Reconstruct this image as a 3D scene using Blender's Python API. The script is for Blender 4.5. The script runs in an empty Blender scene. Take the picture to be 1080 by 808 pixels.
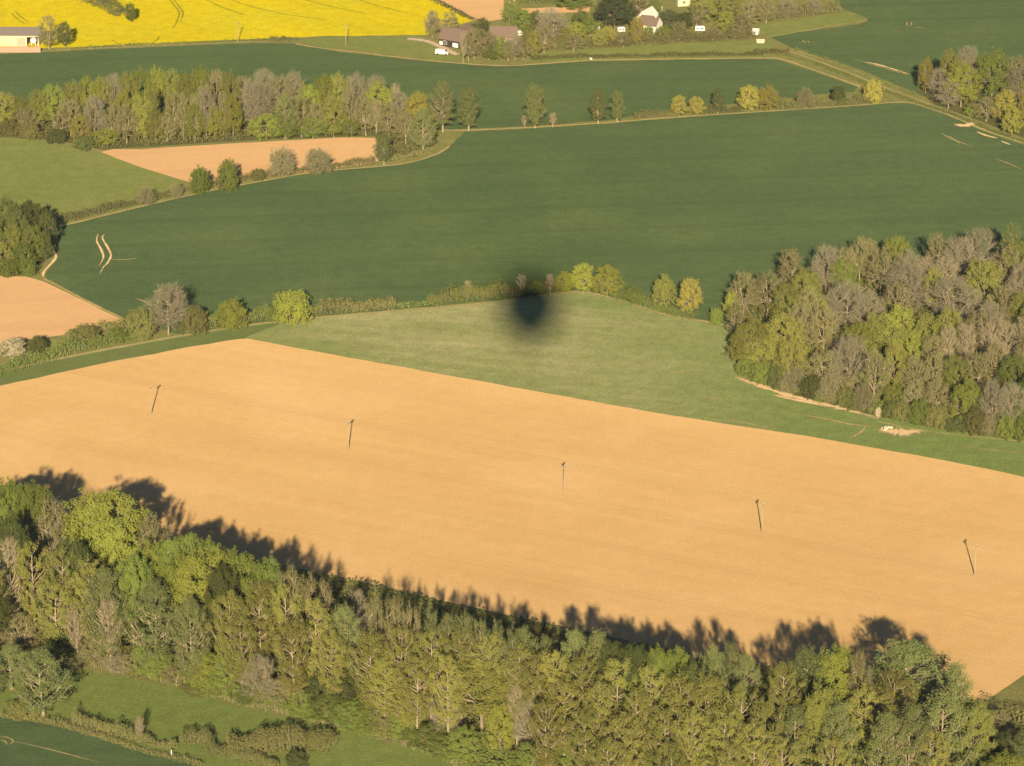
import bpy, math, random
import numpy as np
from mathutils import Vector, Matrix

# ------------------------------------------------------------------ basics
scene = bpy.context.scene
C = scene.collection
R = math.radians
F = 3745.0            # focal length in photograph pixels (1080 wide)
PITCH = R(21.0)
HC = 360.0            # camera height above the fields
CP, SP = math.cos(PITCH), math.sin(PITCH)
rng = random.Random(11)


def ray(x, y):
    dx, dy = (x - 540.0) / F, (404.0 - y) / F
    return Vector((dx, CP + dy * SP, -SP + dy * CP))


def G(x, y, z=0.0):
    d = ray(x, y)
    t = (HC - z) / -d.z
    return Vector((d.x * t, d.y * t, z))


def project(p):
    v = Vector((p[0], p[1], p[2] - HC))
    dep = v.y * CP - v.z * SP
    up = v.y * SP + v.z * CP
    return 540 + F * v.x / dep, 404 - F * up / dep


def mpp(x, y):
    """metres per photograph pixel at the ground there"""
    return (G(x, y) - Vector((0, 0, HC))).length / F


def tag(o, label=None, cat=None, group=None, kind=None):
    if label: o['label'] = label
    if cat: o['category'] = cat
    if group: o['group'] = group
    if kind: o['kind'] = kind
    return o


def empty(name, loc, rz=0.0):
    o = bpy.data.objects.new(name, None)
    o.empty_display_size = 0.5
    C.objects.link(o)
    o.location = loc
    o.rotation_euler = (0, 0, rz)
    return o


class MB:
    """collects triangles/quads and builds one mesh"""
    def __init__(self):
        self.v = []; self.f = []; self.mi = []; self.t = []
        self.n = 0

    def add(self, verts, faces, mi=0, tint=0.5):
        self.v.extend(verts)
        for f in faces:
            self.f.append(tuple(i + self.n for i in f))
        self.mi.extend([mi] * len(faces))
        if hasattr(tint, '__len__'): self.t.extend(tint)
        else: self.t.extend([tint] * len(faces))
        self.n += len(verts)

    def box(self, x0, y0, z0, x1, y1, z1, mi=0):
        v = [(x0, y0, z0), (x1, y0, z0), (x1, y1, z0), (x0, y1, z0), (x0, y0, z1), (x1, y0, z1), (x1, y1, z1), (x0, y1, z1)]
        self.add(v, [(3, 2, 1, 0), (4, 5, 6, 7), (0, 1, 5, 4), (1, 2, 6, 5), (2, 3, 7, 6), (3, 0, 4, 7)], mi)

    def tube(self, pts, rad, n=5, mi=0, cap=True):
        pts = [Vector(p) for p in pts]
        verts = []; faces = []
        for i, p in enumerate(pts):
            a = pts[max(i - 1, 0)]; b = pts[min(i + 1, len(pts) - 1)]
            d = (b - a)
            if d.length < 1e-6: d = Vector((0, 0, 1))
            d.normalize()
            u = d.cross(Vector((0.31, 0.95, 0.1)))
            if u.length < 1e-3: u = d.cross(Vector((1, 0, 0)))
            u.normalize(); w = d.cross(u)
            for k in range(n):
                th = 2 * math.pi * k / n
                q = p + (u * math.cos(th) + w * math.sin(th)) * rad[i]
                verts.append((q.x, q.y, q.z))
        for i in range(len(pts) - 1):
            for k in range(n):
                k2 = (k + 1) % n
                faces.append((i * n + k, i * n + k2, (i + 1) * n + k2, (i + 1) * n + k))
        if cap:
            faces.append(tuple(range(n - 1, -1, -1)))
            faces.append(tuple((len(pts) - 1) * n + k for k in range(n)))
        self.add(verts, faces, mi)

    def leaves(self, c, nrm, size, aspect, tint, nr, mi=0):
        """one small leaf-spray quad per centre"""
        N = len(c)
        if N == 0: return
        nrm = nrm / (np.linalg.norm(nrm, axis=1, keepdims=True) + 1e-9)
        r = nr.normal(size=(N, 3))
        u = np.cross(nrm, r); u /= (np.linalg.norm(u, axis=1, keepdims=True) + 1e-9)
        w = np.cross(nrm, u)
        u = u * (size * 0.5)[:, None]; w = w * (size * aspect * 0.5)[:, None]
        sk = nr.uniform(-0.35, 0.35, size=(N, 1))
        q = np.stack([c - u * (1 + sk) * .8, c - w, c + u, c + w * (1 - sk)], axis=1).reshape(-1, 3)
        idx = np.arange(N * 4).reshape(N, 4)
        self.add([tuple(p) for p in q.tolist()], [tuple(i) for i in idx.tolist()], mi, list(tint))

    def twigs(self, p0, p1, w, nr, mi=0, tint=0.5):
        N = len(p0)
        if N == 0: return
        d = p1 - p0
        s = np.cross(d, nr.normal(size=(N, 3))); s /= (np.linalg.norm(s, axis=1, keepdims=True) + 1e-9)
        s = s * w[:, None]
        q = np.stack([p0 - s, p0 + s, p1], axis=1).reshape(-1, 3)
        idx = np.arange(N * 3).reshape(N, 3)
        self.add([tuple(p) for p in q.tolist()], [tuple(i) for i in idx.tolist()], mi, tint)

    def mesh(self, name, mats):
        me = bpy.data.meshes.new(name)
        me.from_pydata(self.v, [], self.f)
        for m in mats: me.materials.append(m)
        me.polygons.foreach_set('material_index', self.mi)
        a = me.attributes.new('tint', 'FLOAT', 'FACE')
        a.data.foreach_set('value', self.t)
        me.update()
        return me

    def build(self, name, mats, parent=None, loc=None):
        if not isinstance(mats, (list, tuple)): mats = [mats]
        o = bpy.data.objects.new(name, self.mesh(name, mats))
        C.objects.link(o)
        if parent: o.parent = parent
        if loc is not None: o.location = loc
        return o


# ------------------------------------------------------------------ materials
class NT:
    def __init__(self, name):
        self.m = bpy.data.materials.new(name)
        self.m.use_nodes = True
        self.t = self.m.node_tree
        self.t.nodes.clear()
        self.out = self.t.nodes.new('ShaderNodeOutputMaterial')

    def n(self, typ, **kw):
        nd = self.t.nodes.new(typ)
        for k, v in kw.items():
            if k.startswith('i_'):
                key = k[2:]
                key = int(key) if key.isdigit() else key.replace('_', ' ')
                nd.inputs[key].default_value = v
            else: setattr(nd, k, v)
        return nd

    def l(self, a, b): self.t.links.new(a, b)

    def noise(self, vec, scale, detail=3, rough=0.55):
        nd = self.n('ShaderNodeTexNoise')
        nd.inputs['Scale'].default_value = scale
        nd.inputs['Detail'].default_value = detail
        nd.inputs['Roughness'].default_value = rough
        self.l(vec, nd.inputs['Vector'])
        return nd.outputs['Fac']

    def mapr(self, fac, a, b, c, d):
        nd = self.n('ShaderNodeMapRange')
        for i, v in enumerate((a, b, c, d)): nd.inputs[1 + i].default_value = v
        self.l(fac, nd.inputs[0])
        return nd.outputs[0]

    def mix(self, fac, a, b, mode='MIX'):
        nd = self.n('ShaderNodeMix', data_type='RGBA', blend_type=mode)
        for sock, v in ((nd.inputs[0], fac), (nd.inputs[6], a), (nd.inputs[7], b)):
            if hasattr(v, 'is_linked'): self.l(v, sock)
            elif isinstance(v, (int, float)): sock.default_value = v
            else: sock.default_value = (*v, 1)
        return nd.outputs[2]

    def math(self, op, a, b):
        nd = self.n('ShaderNodeMath', operation=op)
        for sock, v in ((nd.inputs[0], a), (nd.inputs[1], b)):
            if hasattr(v, 'is_linked'): self.l(v, sock)
            else: sock.default_value = v
        return nd.outputs[0]


def lum(c, k): return tuple(min(1, x * k) for x in c)


def field_mat(name, col, alt, ang=0.0, grain=0.10, patch=0.35, stretch=14.0, rows=0.0, bump=0.25, patch2=None, xgate=None, tram=0.0):
    """soil or crop seen from the air: drilled-row streaks along ang, broad patches, fine grain"""
    m = NT(name)
    tc = m.n('ShaderNodeTexCoord')
    mp = m.n('ShaderNodeMapping'); mp.inputs['Rotation'].default_value = (0, 0, -ang)
    m.l(tc.outputs['Object'], mp.inputs['Vector'])
    st = m.n('ShaderNodeMapping'); st.inputs['Scale'].default_value = (1.0 / stretch, 1, 1)
    m.l(mp.outputs['Vector'], st.inputs['Vector'])
    P = tc.outputs['Object']
    broad = m.noise(P, 0.012, 4, 0.6)
    streak = m.noise(st.outputs['Vector'], 0.22, 4, 0.6)
    streak2 = m.noise(st.outputs['Vector'], 0.06, 3, 0.6)
    fine = m.noise(P, 1.3, 3, 0.7)
    mid = m.noise(P, 0.25, 3, 0.6)
    s = m.math('ADD', m.math('MULTIPLY', streak, 0.5), m.math('MULTIPLY', streak2, 0.5))
    f1 = m.mapr(m.math('ADD', m.math('MULTIPLY', s, 0.55), m.math('MULTIPLY', broad, 0.45)), 0.36, 0.64, 0.0, patch)
    c = m.mix(f1, col, alt)
    if patch2:
        pn = m.noise(P, 0.02, 3, 0.5)
        f2 = m.mapr(pn, 0.5, 0.68, 0, 0.6)
        if xgate is not None:      # the crop is thicker and greener towards the wood
            sx = m.n('ShaderNodeSeparateXYZ'); m.l(P, sx.inputs[0])
            f2 = m.math('MAXIMUM', f2, m.mapr(m.math('ADD', sx.outputs[0], m.math('MULTIPLY', streak2, 60)), xgate, xgate + 60, 0, .9))
        c = m.mix(f2, c, patch2)
    g = m.mapr(fine, 0.3, 0.7, 1 - grain, 1 + grain)
    g2 = m.mapr(mid, 0.3, 0.7, 1 - grain * 0.5, 1 + grain * 0.5)
    g = m.math('MULTIPLY', g, g2)
    if rows:
        wv = m.n('ShaderNodeTexWave', wave_type='BANDS', bands_direction='Y')
        wv.inputs['Scale'].default_value = rows
        wv.inputs['Distortion'].default_value = 1.5
        wv.inputs['Detail'].default_value = 2
        wv.inputs['Detail Scale'].default_value = 0.4
        m.l(mp.outputs['Vector'], wv.inputs['Vector'])
        g = m.math('MULTIPLY', g, m.mapr(wv.outputs['Fac'], 0, 1, 0.965, 1.03))
    if tram:       # paired wheelings every 24 m
        sy = m.n('ShaderNodeSeparateXYZ'); m.l(mp.outputs['Vector'], sy.inputs[0])
        yy = m.math('ADD', sy.outputs[1], m.math('MULTIPLY', streak2, 5.0))
        fr = m.math('FRACT', m.math('DIVIDE', yy, 24.0), 0)
        l1 = m.math('LESS_THAN', m.math('ABSOLUTE', m.math('SUBTRACT', fr, .46), 0), .024)
        l2 = m.math('LESS_THAN', m.math('ABSOLUTE', m.math('SUBTRACT', fr, .55), 0), .024)
        ln_ = m.math('MULTIPLY', m.math('ADD', l1, l2), m.mapr(mid, .3, .7, 0, 1.6))
        g = m.math('MULTIPLY', g, m.math('SUBTRACT', 1.0, m.math('MULTIPLY', ln_, tram)))
    cc = m.n('ShaderNodeCombineXYZ')
    for i in range(3): m.l(g, cc.inputs[i])
    c = m.mix(1.0, c, cc.outputs[0], 'MULTIPLY')
    b = m.n('ShaderNodeBsdfDiffuse'); b.inputs['Roughness'].default_value = 0.9
    m.l(c, b.inputs['Color'])
    if bump:
        bp = m.n('ShaderNodeBump'); bp.inputs['Strength'].default_value = bump; bp.inputs['Distance'].default_value = 0.3
        m.l(fine, bp.inputs['Height']); m.l(bp.outputs['Normal'], b.inputs['Normal'])
    m.l(b.outputs[0], m.out.inputs['Surface'])
    return m.m


def leaf_mat(name, a, b, trans=0.22, vary=0.30):
    """leaf sprays: two leaf colours by face, a small shift per plant"""
    m = NT(name)
    at = m.n('ShaderNodeAttribute', attribute_name='tint')
    oi = m.n('ShaderNodeObjectInfo')
    c = m.mix(at.outputs['Fac'], a, b)
    hs = m.n('ShaderNodeHueSaturation')
    m.l(m.mapr(oi.outputs['Random'], 0, 1, 0.493, 0.515), hs.inputs['Hue'])
    m.l(m.mapr(m.math('FRACT', m.math('MULTIPLY', oi.outputs['Random'], 7.31), 0), 0, 1, 1 - vary, 1 + vary), hs.inputs['Value'])
    hs.inputs['Saturation'].default_value = 1.0
    m.l(c, hs.inputs['Color'])
    d = m.n('ShaderNodeBsdfDiffuse'); d.inputs['Roughness'].default_value = 0.6
    t = m.n('ShaderNodeBsdfTranslucent')
    m.l(hs.outputs[0], d.inputs['Color']); m.l(hs.outputs[0], t.inputs['Color'])
    mx = m.n('ShaderNodeMixShader'); mx.inputs[0].default_value = trans
    m.l(d.outputs[0], mx.inputs[1]); m.l(t.outputs[0], mx.inputs[2])
    m.l(mx.outputs[0], m.out.inputs['Surface'])
    return m.m


def plain_mat(name, a, b, scale=2.0, rough=0.8, stretch=(1, 1, 1), spec=0.3):
    m = NT(name)
    tc = m.n('ShaderNodeTexCoord')
    mp = m.n('ShaderNodeMapping'); mp.inputs['Scale'].default_value = stretch
    m.l(tc.outputs['Object'], mp.inputs['Vector'])
    f = m.noise(mp.outputs['Vector'], scale, 4, 0.65)
    c = m.mix(m.mapr(f, 0.3, 0.7, 0, 1), a, b)
    p = m.n('ShaderNodeBsdfPrincipled')
    p.inputs['Roughness'].default_value = rough
    p.inputs['Specular IOR Level'].default_value = spec
    m.l(c, p.inputs['Base Color'])
    m.l(p.outputs[0], m.out.inputs['Surface'])
    return m.m


ANG = math.atan2((G(850, 460) - G(300, 366)).y, (G(850, 460) - G(300, 366)).x)   # drilling direction of the big field
ANG_W = R(6)
SAND = field_mat('sandy_soil', (.342, .234, .112), (.298, .194, .089), ANG, 0.085, 1.0, 22, 0.22, 0.15, (.355, .245, .128), None, .04)
SAND2 = field_mat('pinkish_soil', (.325, .213, .115), (.285, .183, .098), R(10), 0.08, 0.8, 14, 0.2, 0.15, None, None, .06)
WHEAT = field_mat('dark_wheat', (.049, .074, .033), (.038, .060, .028), ANG_W, 0.20, 1.0, 16, 0.25, 0.3, (.060, .081, .034), None, .13)
YOUNG = field_mat('young_cereal', (.100, .121, .044), (.195, .190, .108), R(-14), 0.26, 1.0, 10, 0.35, 0.3, (.080, .112, .034), 50)
PASTURE = field_mat('pasture_grass', (.082, .103, .030), (.106, .120, .042), R(5), 0.2, 0.9, 6, 0, 0.3)
MEADOW = field_mat('meadow_grass', (.092, .116, .034), (.072, .098, .028), R(-20), 0.24, 0.9, 5, 0, 0.3)
ROUGH = field_mat('rough_grass', (.085, .095, .034), (.115, .110, .045), 0, 0.25, 1.0, 3, 0, 0.4)
LITTER = field_mat('woodland_floor', (.062, .058, .028), (.045, .052, .020), 0, 0.3, 1.0, 2, 0, 0.5)
RAPE = field_mat('rapeseed_bloom', (.325, .270, .0045), (.255, .220, .006), R(-35), 0.26, 0.95, 12, 0.12, 0.3, (.27, .25, .012))
RLINE = field_mat('rapeseed_wheeling', (.17, .165, .012), (.13, .14, .014), 0, .2, 1, 4, 0, .2)
VERGE = field_mat('pale_grass_verge', (.16, .140, .062), (.21, .175, .085), 0, 0.2, 1.0, 4, 0, 0.2)
CHALK = field_mat('bare_chalky_ground', (.31, .225, .13), (.37, .28, .17), 0, 0.15, 1.0, 5, 0, 0.2)
TRACK = field_mat('track_gravel', (.22, .18, .13), (.27, .22, .16), 0, 0.12, 1.0, 6, 0, 0.2)
MARGIN = field_mat('grass_margin', (.062, .084, .030), (.078, .095, .036), ANG, 0.16, 0.9, 10, 0.3, 0.3)

BARK = plain_mat('pale_bark', (.28, .235, .16), (.19, .155, .105), 1.5, 0.9, (1, 1, .3))
BARK_W = plain_mat('whitish_bark', (.37, .305, .21), (.25, .205, .14), 1.5, 0.9, (1, 1, .3))
BARK_D = plain_mat('grey_bark', (.19, .15, .105), (.13, .10, .07), 1.5, 0.9, (1, 1, .3))
TWIG = leaf_mat('grey_brown_twigs', (.225, .210, .145), (.162, .152, .104), 0.0, 0.15)
TWIG_T = leaf_mat('tan_twigs', (.27, .238, .155), (.205, .178, .112), 0.0, 0.12)
LM = {
    'olive': leaf_mat('olive_leaves', (.188, .186, .042), (.125, .134, .031), .08),
    'grey': leaf_mat('grey_green_leaves', (.140, .160, .058), (.098, .120, .042), .08),
    'greyd': leaf_mat('deep_grey_green_leaves', (.105, .120, .044), (.074, .092, .034), .08),
    'lime': leaf_mat('lime_leaves', (.195, .215, .044), (.140, .165, .034), .08),
    'moss': leaf_mat('mossy_leaves', (.190, .192, .050), (.135, .145, .036), .08),
    'dark': leaf_mat('dark_leaves', (.090, .105, .034), (.060, .076, .025), .08),
    'mid': leaf_mat('mid_green_leaves', (.138, .168, .038), (.098, .128, .030), .08),
    'gold': leaf_mat('golden_leaves', (.250, .225, .050), (.185, .175, .042), .08),
    'bright': leaf_mat('bright_yellow_green_leaves', (.205, .212, .042), (.150, .168, .032), .08),
    'brown': leaf_mat('brownish_leaves', (.170, .165, .058), (.120, .122, .043), .08),
    'hedge': leaf_mat('hedge_leaves', (.140, .136, .048), (.100, .104, .035), .08),
    'blossom': leaf_mat('white_blossom', (.52, .45, .34), (.24, .24, .12)),
    'yew': leaf_mat('yew_leaves', (.075, .092, .044), (.052, .068, .033), .15),
}

# ------------------------------------------------------------------ trees: a few of each kind, then copied


def env(shape, u):
    u = min(max(u, 0), 1)
    if shape == 'oval': return math.sin(math.pi * u ** 0.8) ** 0.65 * (1.0)
    if shape == 'dome': return (1 - u ** 3.2) ** 0.5 * min(1, (u / 0.25 + 0.35)) if u < 1 else 0
    if shape == 'fan': return (0.35 + 0.65 * min(1, u / 0.5)) * (1 - max(0, (u - 0.45) / 0.55) ** 3.2) ** 0.5 if u < 1 else 0
    if shape == 'narrow': return (0.5 + 0.5 * min(1, u / 0.35)) * (1 - u ** 3) ** 0.7
    if shape == 'cap': return (1 - u ** 4.5) ** 0.5 * min(1, (u / 0.18 + 0.5)) if u < 1 else 0
    return 1


def make_tree(name, seed, H, Rr, cb, shape, limbs, subs, leaves, leaf, clump, fork=None, twigs=0, twl=1.4, stretch=1.0, tw=0.05, stems=1, bk=1.0):
    """returns (trunk mesh, crown mesh): pale trunk with limbs, crown of leaf sprays and twigs"""
    r = random.Random(seed); nr = np.random.default_rng(seed)
    tb, cr = MB(), MB()
    tr = (H * 0.013 + 0.05) * (1 + .25 * (bk > 1))
    heads = []
    top = H * (0.90 if fork is None else fork)
    bases = [(0, 0)] if stems == 1 else [(r.uniform(-.6, .6), r.uniform(-.6, .6)) for _ in range(stems)]
    trunks = []
    for bx, by in bases:
        wx, wy = r.uniform(-.5, .5) * (1 if stems == 1 else 2.5), r.uniform(-.5, .5) * (1 if stems == 1 else 2.5)
        path = []
        for i in range(6):
            t = i / 5
            path.append(Vector((bx + wx * t + r.uniform(-.12, .12) * (i > 0), by + wy * t + r.uniform(-.12, .12) * (i > 0), -0.3 if i == 0 else top * t)))
        k = tr / math.sqrt(stems)
        tb.tube(path, [k * (1.25 if i == 0 else (1 - 0.8 * i / 5 if fork is None else 1 - 0.35 * i / 5)) for i in range(6)], 6)
        trunks.append(path)

    def on_trunk(z, path):
        z = min(max(z, 0.3), path[-1].z)
        for a, b in zip(path, path[1:]):
            if a.z <= z <= b.z:
                return a.lerp(b, (z - a.z) / max(1e-6, b.z - a.z))
        return path[-1].copy()
    leaders = []
    if fork is not None:
        nl = r.randint(4, 6)
        for i in range(nl):
            a = 2 * math.pi * (i + r.uniform(-.25, .25)) / nl
            path = trunks[i % len(trunks)]
            p0 = path[-1].copy() if i % 2 == 0 else on_trunk(path[-1].z * r.uniform(.75, 1), path)
            rr = Rr * r.uniform(.35, .6); zt = H * r.uniform(.72, .9)
            p3 = Vector((math.cos(a) * rr, math.sin(a) * rr, zt))
            p1 = p0 + Vector((math.cos(a) * rr * .55, math.sin(a) * rr * .55, (zt - p0.z) * .35))
            pp = [p0, p0.lerp(p1, .6), p1.lerp(p3, .35) + Vector((r.uniform(-.3, .3), r.uniform(-.3, .3), 0)), p3]
            tb.tube(pp, [tr * .62, tr * .5, tr * .36, tr * .12], 5)
            leaders.append(pp)
    tips = []
    for i in range(limbs):
        u = (i + r.random()) / limbs
        u = u ** 0.85
        a = i * 2.399 + r.uniform(-.5, .5)
        e = env(shape, u) * Rr
        rad = e * math.sqrt(r.uniform(.3, 1.0)) * r.uniform(.85, 1.08)
        z = H * (cb + (1 - cb) * u) * r.uniform(.97, 1.0)
        tgt = Vector((math.cos(a) * rad, math.sin(a) * rad, z))
        if leaders:
            best = min((q for ld in leaders for q in ld if q.z < z - 0.05 * H or q.z < H * .4), key=lambda q: (q - tgt).length, default=trunks[0][-1])
            p0 = best.copy()
        else:
            path = trunks[i % len(trunks)]
            p0 = on_trunk(max(H * cb * .6, z - rad * r.uniform(.8, 1.5)), path)
        d = tgt - p0
        mid = p0 + d * .5 + Vector((d.x * .12, d.y * .12, -abs(d.z) * .10)) + Vector((r.uniform(-.25, .25), r.uniform(-.25, .25), r.uniform(-.2, .2)))
        br = min(tr * .5, (0.03 + d.length * 0.014) * bk)
        tb.tube([p0, mid, tgt], [br, br * .66, br * .22], 4, cap=False)
        out = Vector((math.cos(a) * .7, math.sin(a) * .7, 0.9)) if shape in ('fan', 'narrow') else (tgt - Vector((0, 0, H * (cb + (1 - cb) * .35)))).normalized() + Vector((0, 0, .25))
        tips.append((tgt, out))
        for s in range(subs):
            t = r.uniform(.35, 1)
            q0 = p0.lerp(mid, t * 2) if t < .5 else mid.lerp(tgt, t * 2 - 1)
            L = r.uniform(.10, .26) * (Rr + 2.0)
            dv = Vector((r.gauss(0, 1), r.gauss(0, 1), r.gauss(.45, .8)))
            dv = (dv.normalized() * .75 + out.normalized() * .55).normalized() * L
            q1 = q0 + dv
            tb.tube([q0, q0.lerp(q1, .5) + Vector((0, 0, -.05 * L)), q1], [br * .48, br * .34, br * .12], 3, cap=False)
            tips.append((q1, dv.normalized()))
    tp = np.array([[*t[0]] for t in tips]); td = np.array([[*t[1]] for t in tips])
    if twigs:
        k = twigs
        b = np.repeat(tp, k, 0); d = np.repeat(td, k, 0)
        st = b - d * nr.uniform(0, 1.0, size=(len(b), 1))
        dirs = d * .8 + nr.normal(size=b.shape) * .62 + np.array([0, 0, .25])
        dirs /= np.linalg.norm(dirs, axis=1, keepdims=True)
        en = st + dirs * (nr.uniform(.45, 1.1, size=(len(b), 1)) * twl)
        cr.twigs(st, en, nr.uniform(.6, 1.2, size=len(b)) * tw, nr, 1, list(nr.random(len(b))))
        # second order twigs
        m = st + (en - st) * nr.uniform(.35, .9, size=(len(b), 1))
        d2 = dirs + nr.normal(size=b.shape) * .8
        d2 /= np.linalg.norm(d2, axis=1, keepdims=True)
        cr.twigs(m, m + d2 * (nr.uniform(.3, .8, size=(len(b), 1)) * twl), nr.uniform(.5, .9, size=len(b)) * tw * .8, nr, 1, list(nr.random(len(b))))
    if leaves:
        k = leaves
        cvar = nr.uniform(-.25, .25, size=len(tp))
        b = np.repeat(tp, k, 0); d = np.repeat(td, k, 0)
        off = nr.normal(size=b.shape); off /= (np.linalg.norm(off, axis=1, keepdims=True) + 1e-9)
        off *= (nr.uniform(0.15, 1, size=(len(b), 1)) ** 0.5) * clump
        off = off + d * (off * d).sum(1, keepdims=True) * (stretch - 1)
        c = b + off
        cc_ = np.array([0, 0, H * (cb + (1 - cb) * .45)])       # sprays face out of the crown
        co_ = (b - cc_) / np.array([Rr, Rr, H * (1 - cb) * .55])
        co_[:, 2] = np.maximum(co_[:, 2], .05)
        co_ /= (np.linalg.norm(co_, axis=1, keepdims=True) + 1e-9)
        nrm = off / clump * .75 + co_ * .85 + nr.normal(size=b.shape) * .42
        tint = np.clip(.5 + np.repeat(cvar, k) + nr.normal(size=len(b)) * .13, 0, 1)
        cr.leaves(c, nrm, nr.uniform(.7, 1.3, size=len(b)) * leaf, nr.uniform(.5, .9, size=len(b)), tint, nr, 0)
    return tb.mesh(name + '_trunk', [BARK]), cr.mesh(name + '_crown', [LM['olive'], TWIG])


PROTO = {}


def proto(key, n, H, Rr, fn):
    PROTO[key] = dict(H=H, R=Rr, m=[fn(i) for i in range(n)])


proto('poplar', 6, 26, 6.0, lambda i: make_tree('poplar', 100 + i, 26, 6.0, .27, 'fan', 46 + 2 * i, 3, 38, .40, .80, twigs=4, twl=1.3, stretch=1.65, tw=.035))
proto('grey', 4, 24, 7.0, lambda i: make_tree('greytree', 200 + i, 24, 7.0, .24, 'oval', 54 + 4 * i, 4, 36, .41, .90, twigs=2, twl=1.2, stretch=1.35, tw=.035))
proto('dome', 4, 18, 8.0, lambda i: make_tree('dome', 300 + i, 18, 8.0, .18, 'dome', 52 + 3 * i, 4, 30, .52, .98, fork=.30, stretch=1.25))
proto('cap', 5, 24, 8.0, lambda i: make_tree('cap', 350 + i, 24, 8.0, .42, 'cap', 72 + 3 * i, 4, 54, .47, 1.02, fork=.40, stretch=1.1))
proto('half', 4, 18, 7.0, lambda i: make_tree('half', 400 + i, 18, 7.0, .18, 'dome', 50 + 3 * i, 4, 18, .38, .80, fork=.30, twigs=5, twl=1.5, stretch=1.4, tw=.04, bk=1.2))
proto('bare', 5, 18, 7.0, lambda i: make_tree('bare', 500 + i, 18, 7.0, .22, 'dome', 54 + 2 * i, 6, 0, .4, .8, fork=.30, twigs=12, twl=1.8, tw=.034, bk=1.5))
proto('barestem', 2, 18, 4.5, lambda i: make_tree('barestem', 550 + i, 18, 4.5, .26, 'fan', 40, 5, 0, .4, .8, twigs=10, twl=1.7, tw=.034, stems=3, bk=1.5))
proto('narrow', 2, 15, 3.4, lambda i: make_tree('narrow', 600 + i, 15, 3.4, .16, 'narrow', 54, 5, 18, .44, .62, stretch=1.4))
proto('bush', 4, 5, 4.0, lambda i: make_tree('bush', 700 + i, 5, 4.0, .04, 'dome', 56, 4, 16, .40, .55, fork=.12, twigs=1, twl=.7, tw=.03))
proto('barebush', 2, 5, 4.0, lambda i: make_tree('barebush', 750 + i, 5, 4.0, .06, 'dome', 56, 5, 4, .36, .6, fork=.12, twigs=8, twl=1.0, tw=.03))

# kind: (prototype, leaf, bark, twig, object name, category, description, default height)
KIND = {
    'P': ('poplar', 'olive', BARK_W, TWIG_T, 'poplar_tree', 'tree', 'olive poplar', 25),
    'G': ('grey', 'grey', BARK_W, TWIG, 'broadleaf_tree', 'tree', 'grey-green tree', 22),
    'Q': ('poplar', 'greyd', BARK_W, TWIG_T, 'poplar_tree', 'tree', 'deep green young poplar', 24),
    'L': ('dome', 'lime', BARK, TWIG, 'broadleaf_tree', 'tree', 'lime-green tree', 18),
    'M': ('dome', 'moss', BARK, TWIG, 'broadleaf_tree', 'tree', 'yellow-olive tree', 16),
    'D': ('dome', 'dark', BARK_D, TWIG, 'broadleaf_tree', 'tree', 'dark green tree', 15),
    'E': ('dome', 'mid', BARK, TWIG, 'broadleaf_tree', 'tree', 'mid-green tree', 16),
    'O': ('half', 'brown', BARK_W, TWIG_T, 'half_leafed_tree', 'tree', 'brown-olive half-leafed tree', 16),
    'B': ('bare', 'brown', BARK, TWIG, 'bare_tree', 'tree', 'grey-brown bare tree', 16),
    'T': ('barestem', 'brown', BARK_W, TWIG_T, 'bare_tree', 'tree', 'pale tan bare tree', 17),
    'Y': ('dome', 'gold', BARK, TWIG, 'golden_tree', 'tree', 'golden-leaved round tree', 12),
    'V': ('dome', 'bright', BARK, TWIG, 'young_tree', 'tree', 'small yellow-green tree', 8),
    'N': ('narrow', 'greyd', BARK_W, TWIG, 'narrow_tree', 'tree', 'narrow grey-green upright tree', 12),
    'K': ('dome', 'yew', BARK_D, TWIG, 'evergreen_tree', 'tree', 'blackish-green evergreen tree', 14),
    'h': ('bush', 'hedge', BARK_D, TWIG, 'bush', 'bush', 'olive rounded bush', 3),
    'e': ('bush', 'mid', BARK_D, TWIG, 'bush', 'bush', 'fresh green bush', 3),
    'd': ('bush', 'dark', BARK_D, TWIG, 'bush', 'bush', 'dark green bush', 3),
    'y': ('bush', 'gold', BARK_D, TWIG, 'bush', 'bush', 'golden yellow bush', 3),
    'v': ('bush', 'bright', BARK_D, TWIG, 'bush', 'bush', 'bright yellow-green bush', 3),
    'b': ('barebush', 'brown', BARK, TWIG, 'bare_bush', 'bush', 'brownish twiggy bush', 3),
    'w': ('bush', 'blossom', BARK_D, TWIG, 'blossom_bush', 'bush', 'white blossoming bush', 3),
}
PLANTS = []
LOWEDGE = {'rw': [(757, 340), (768, 372), (782, 389), (830, 405), (890, 421), (960, 438), (1080, 456), (1200, 472)],
           'fw': [(-60, 684), (0, 690), (60, 697), (120, 709), (190, 724), (250, 742), (330, 758), (400, 775), (460, 795), (520, 840), (1200, 1000)]}
cnt = {}


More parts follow.
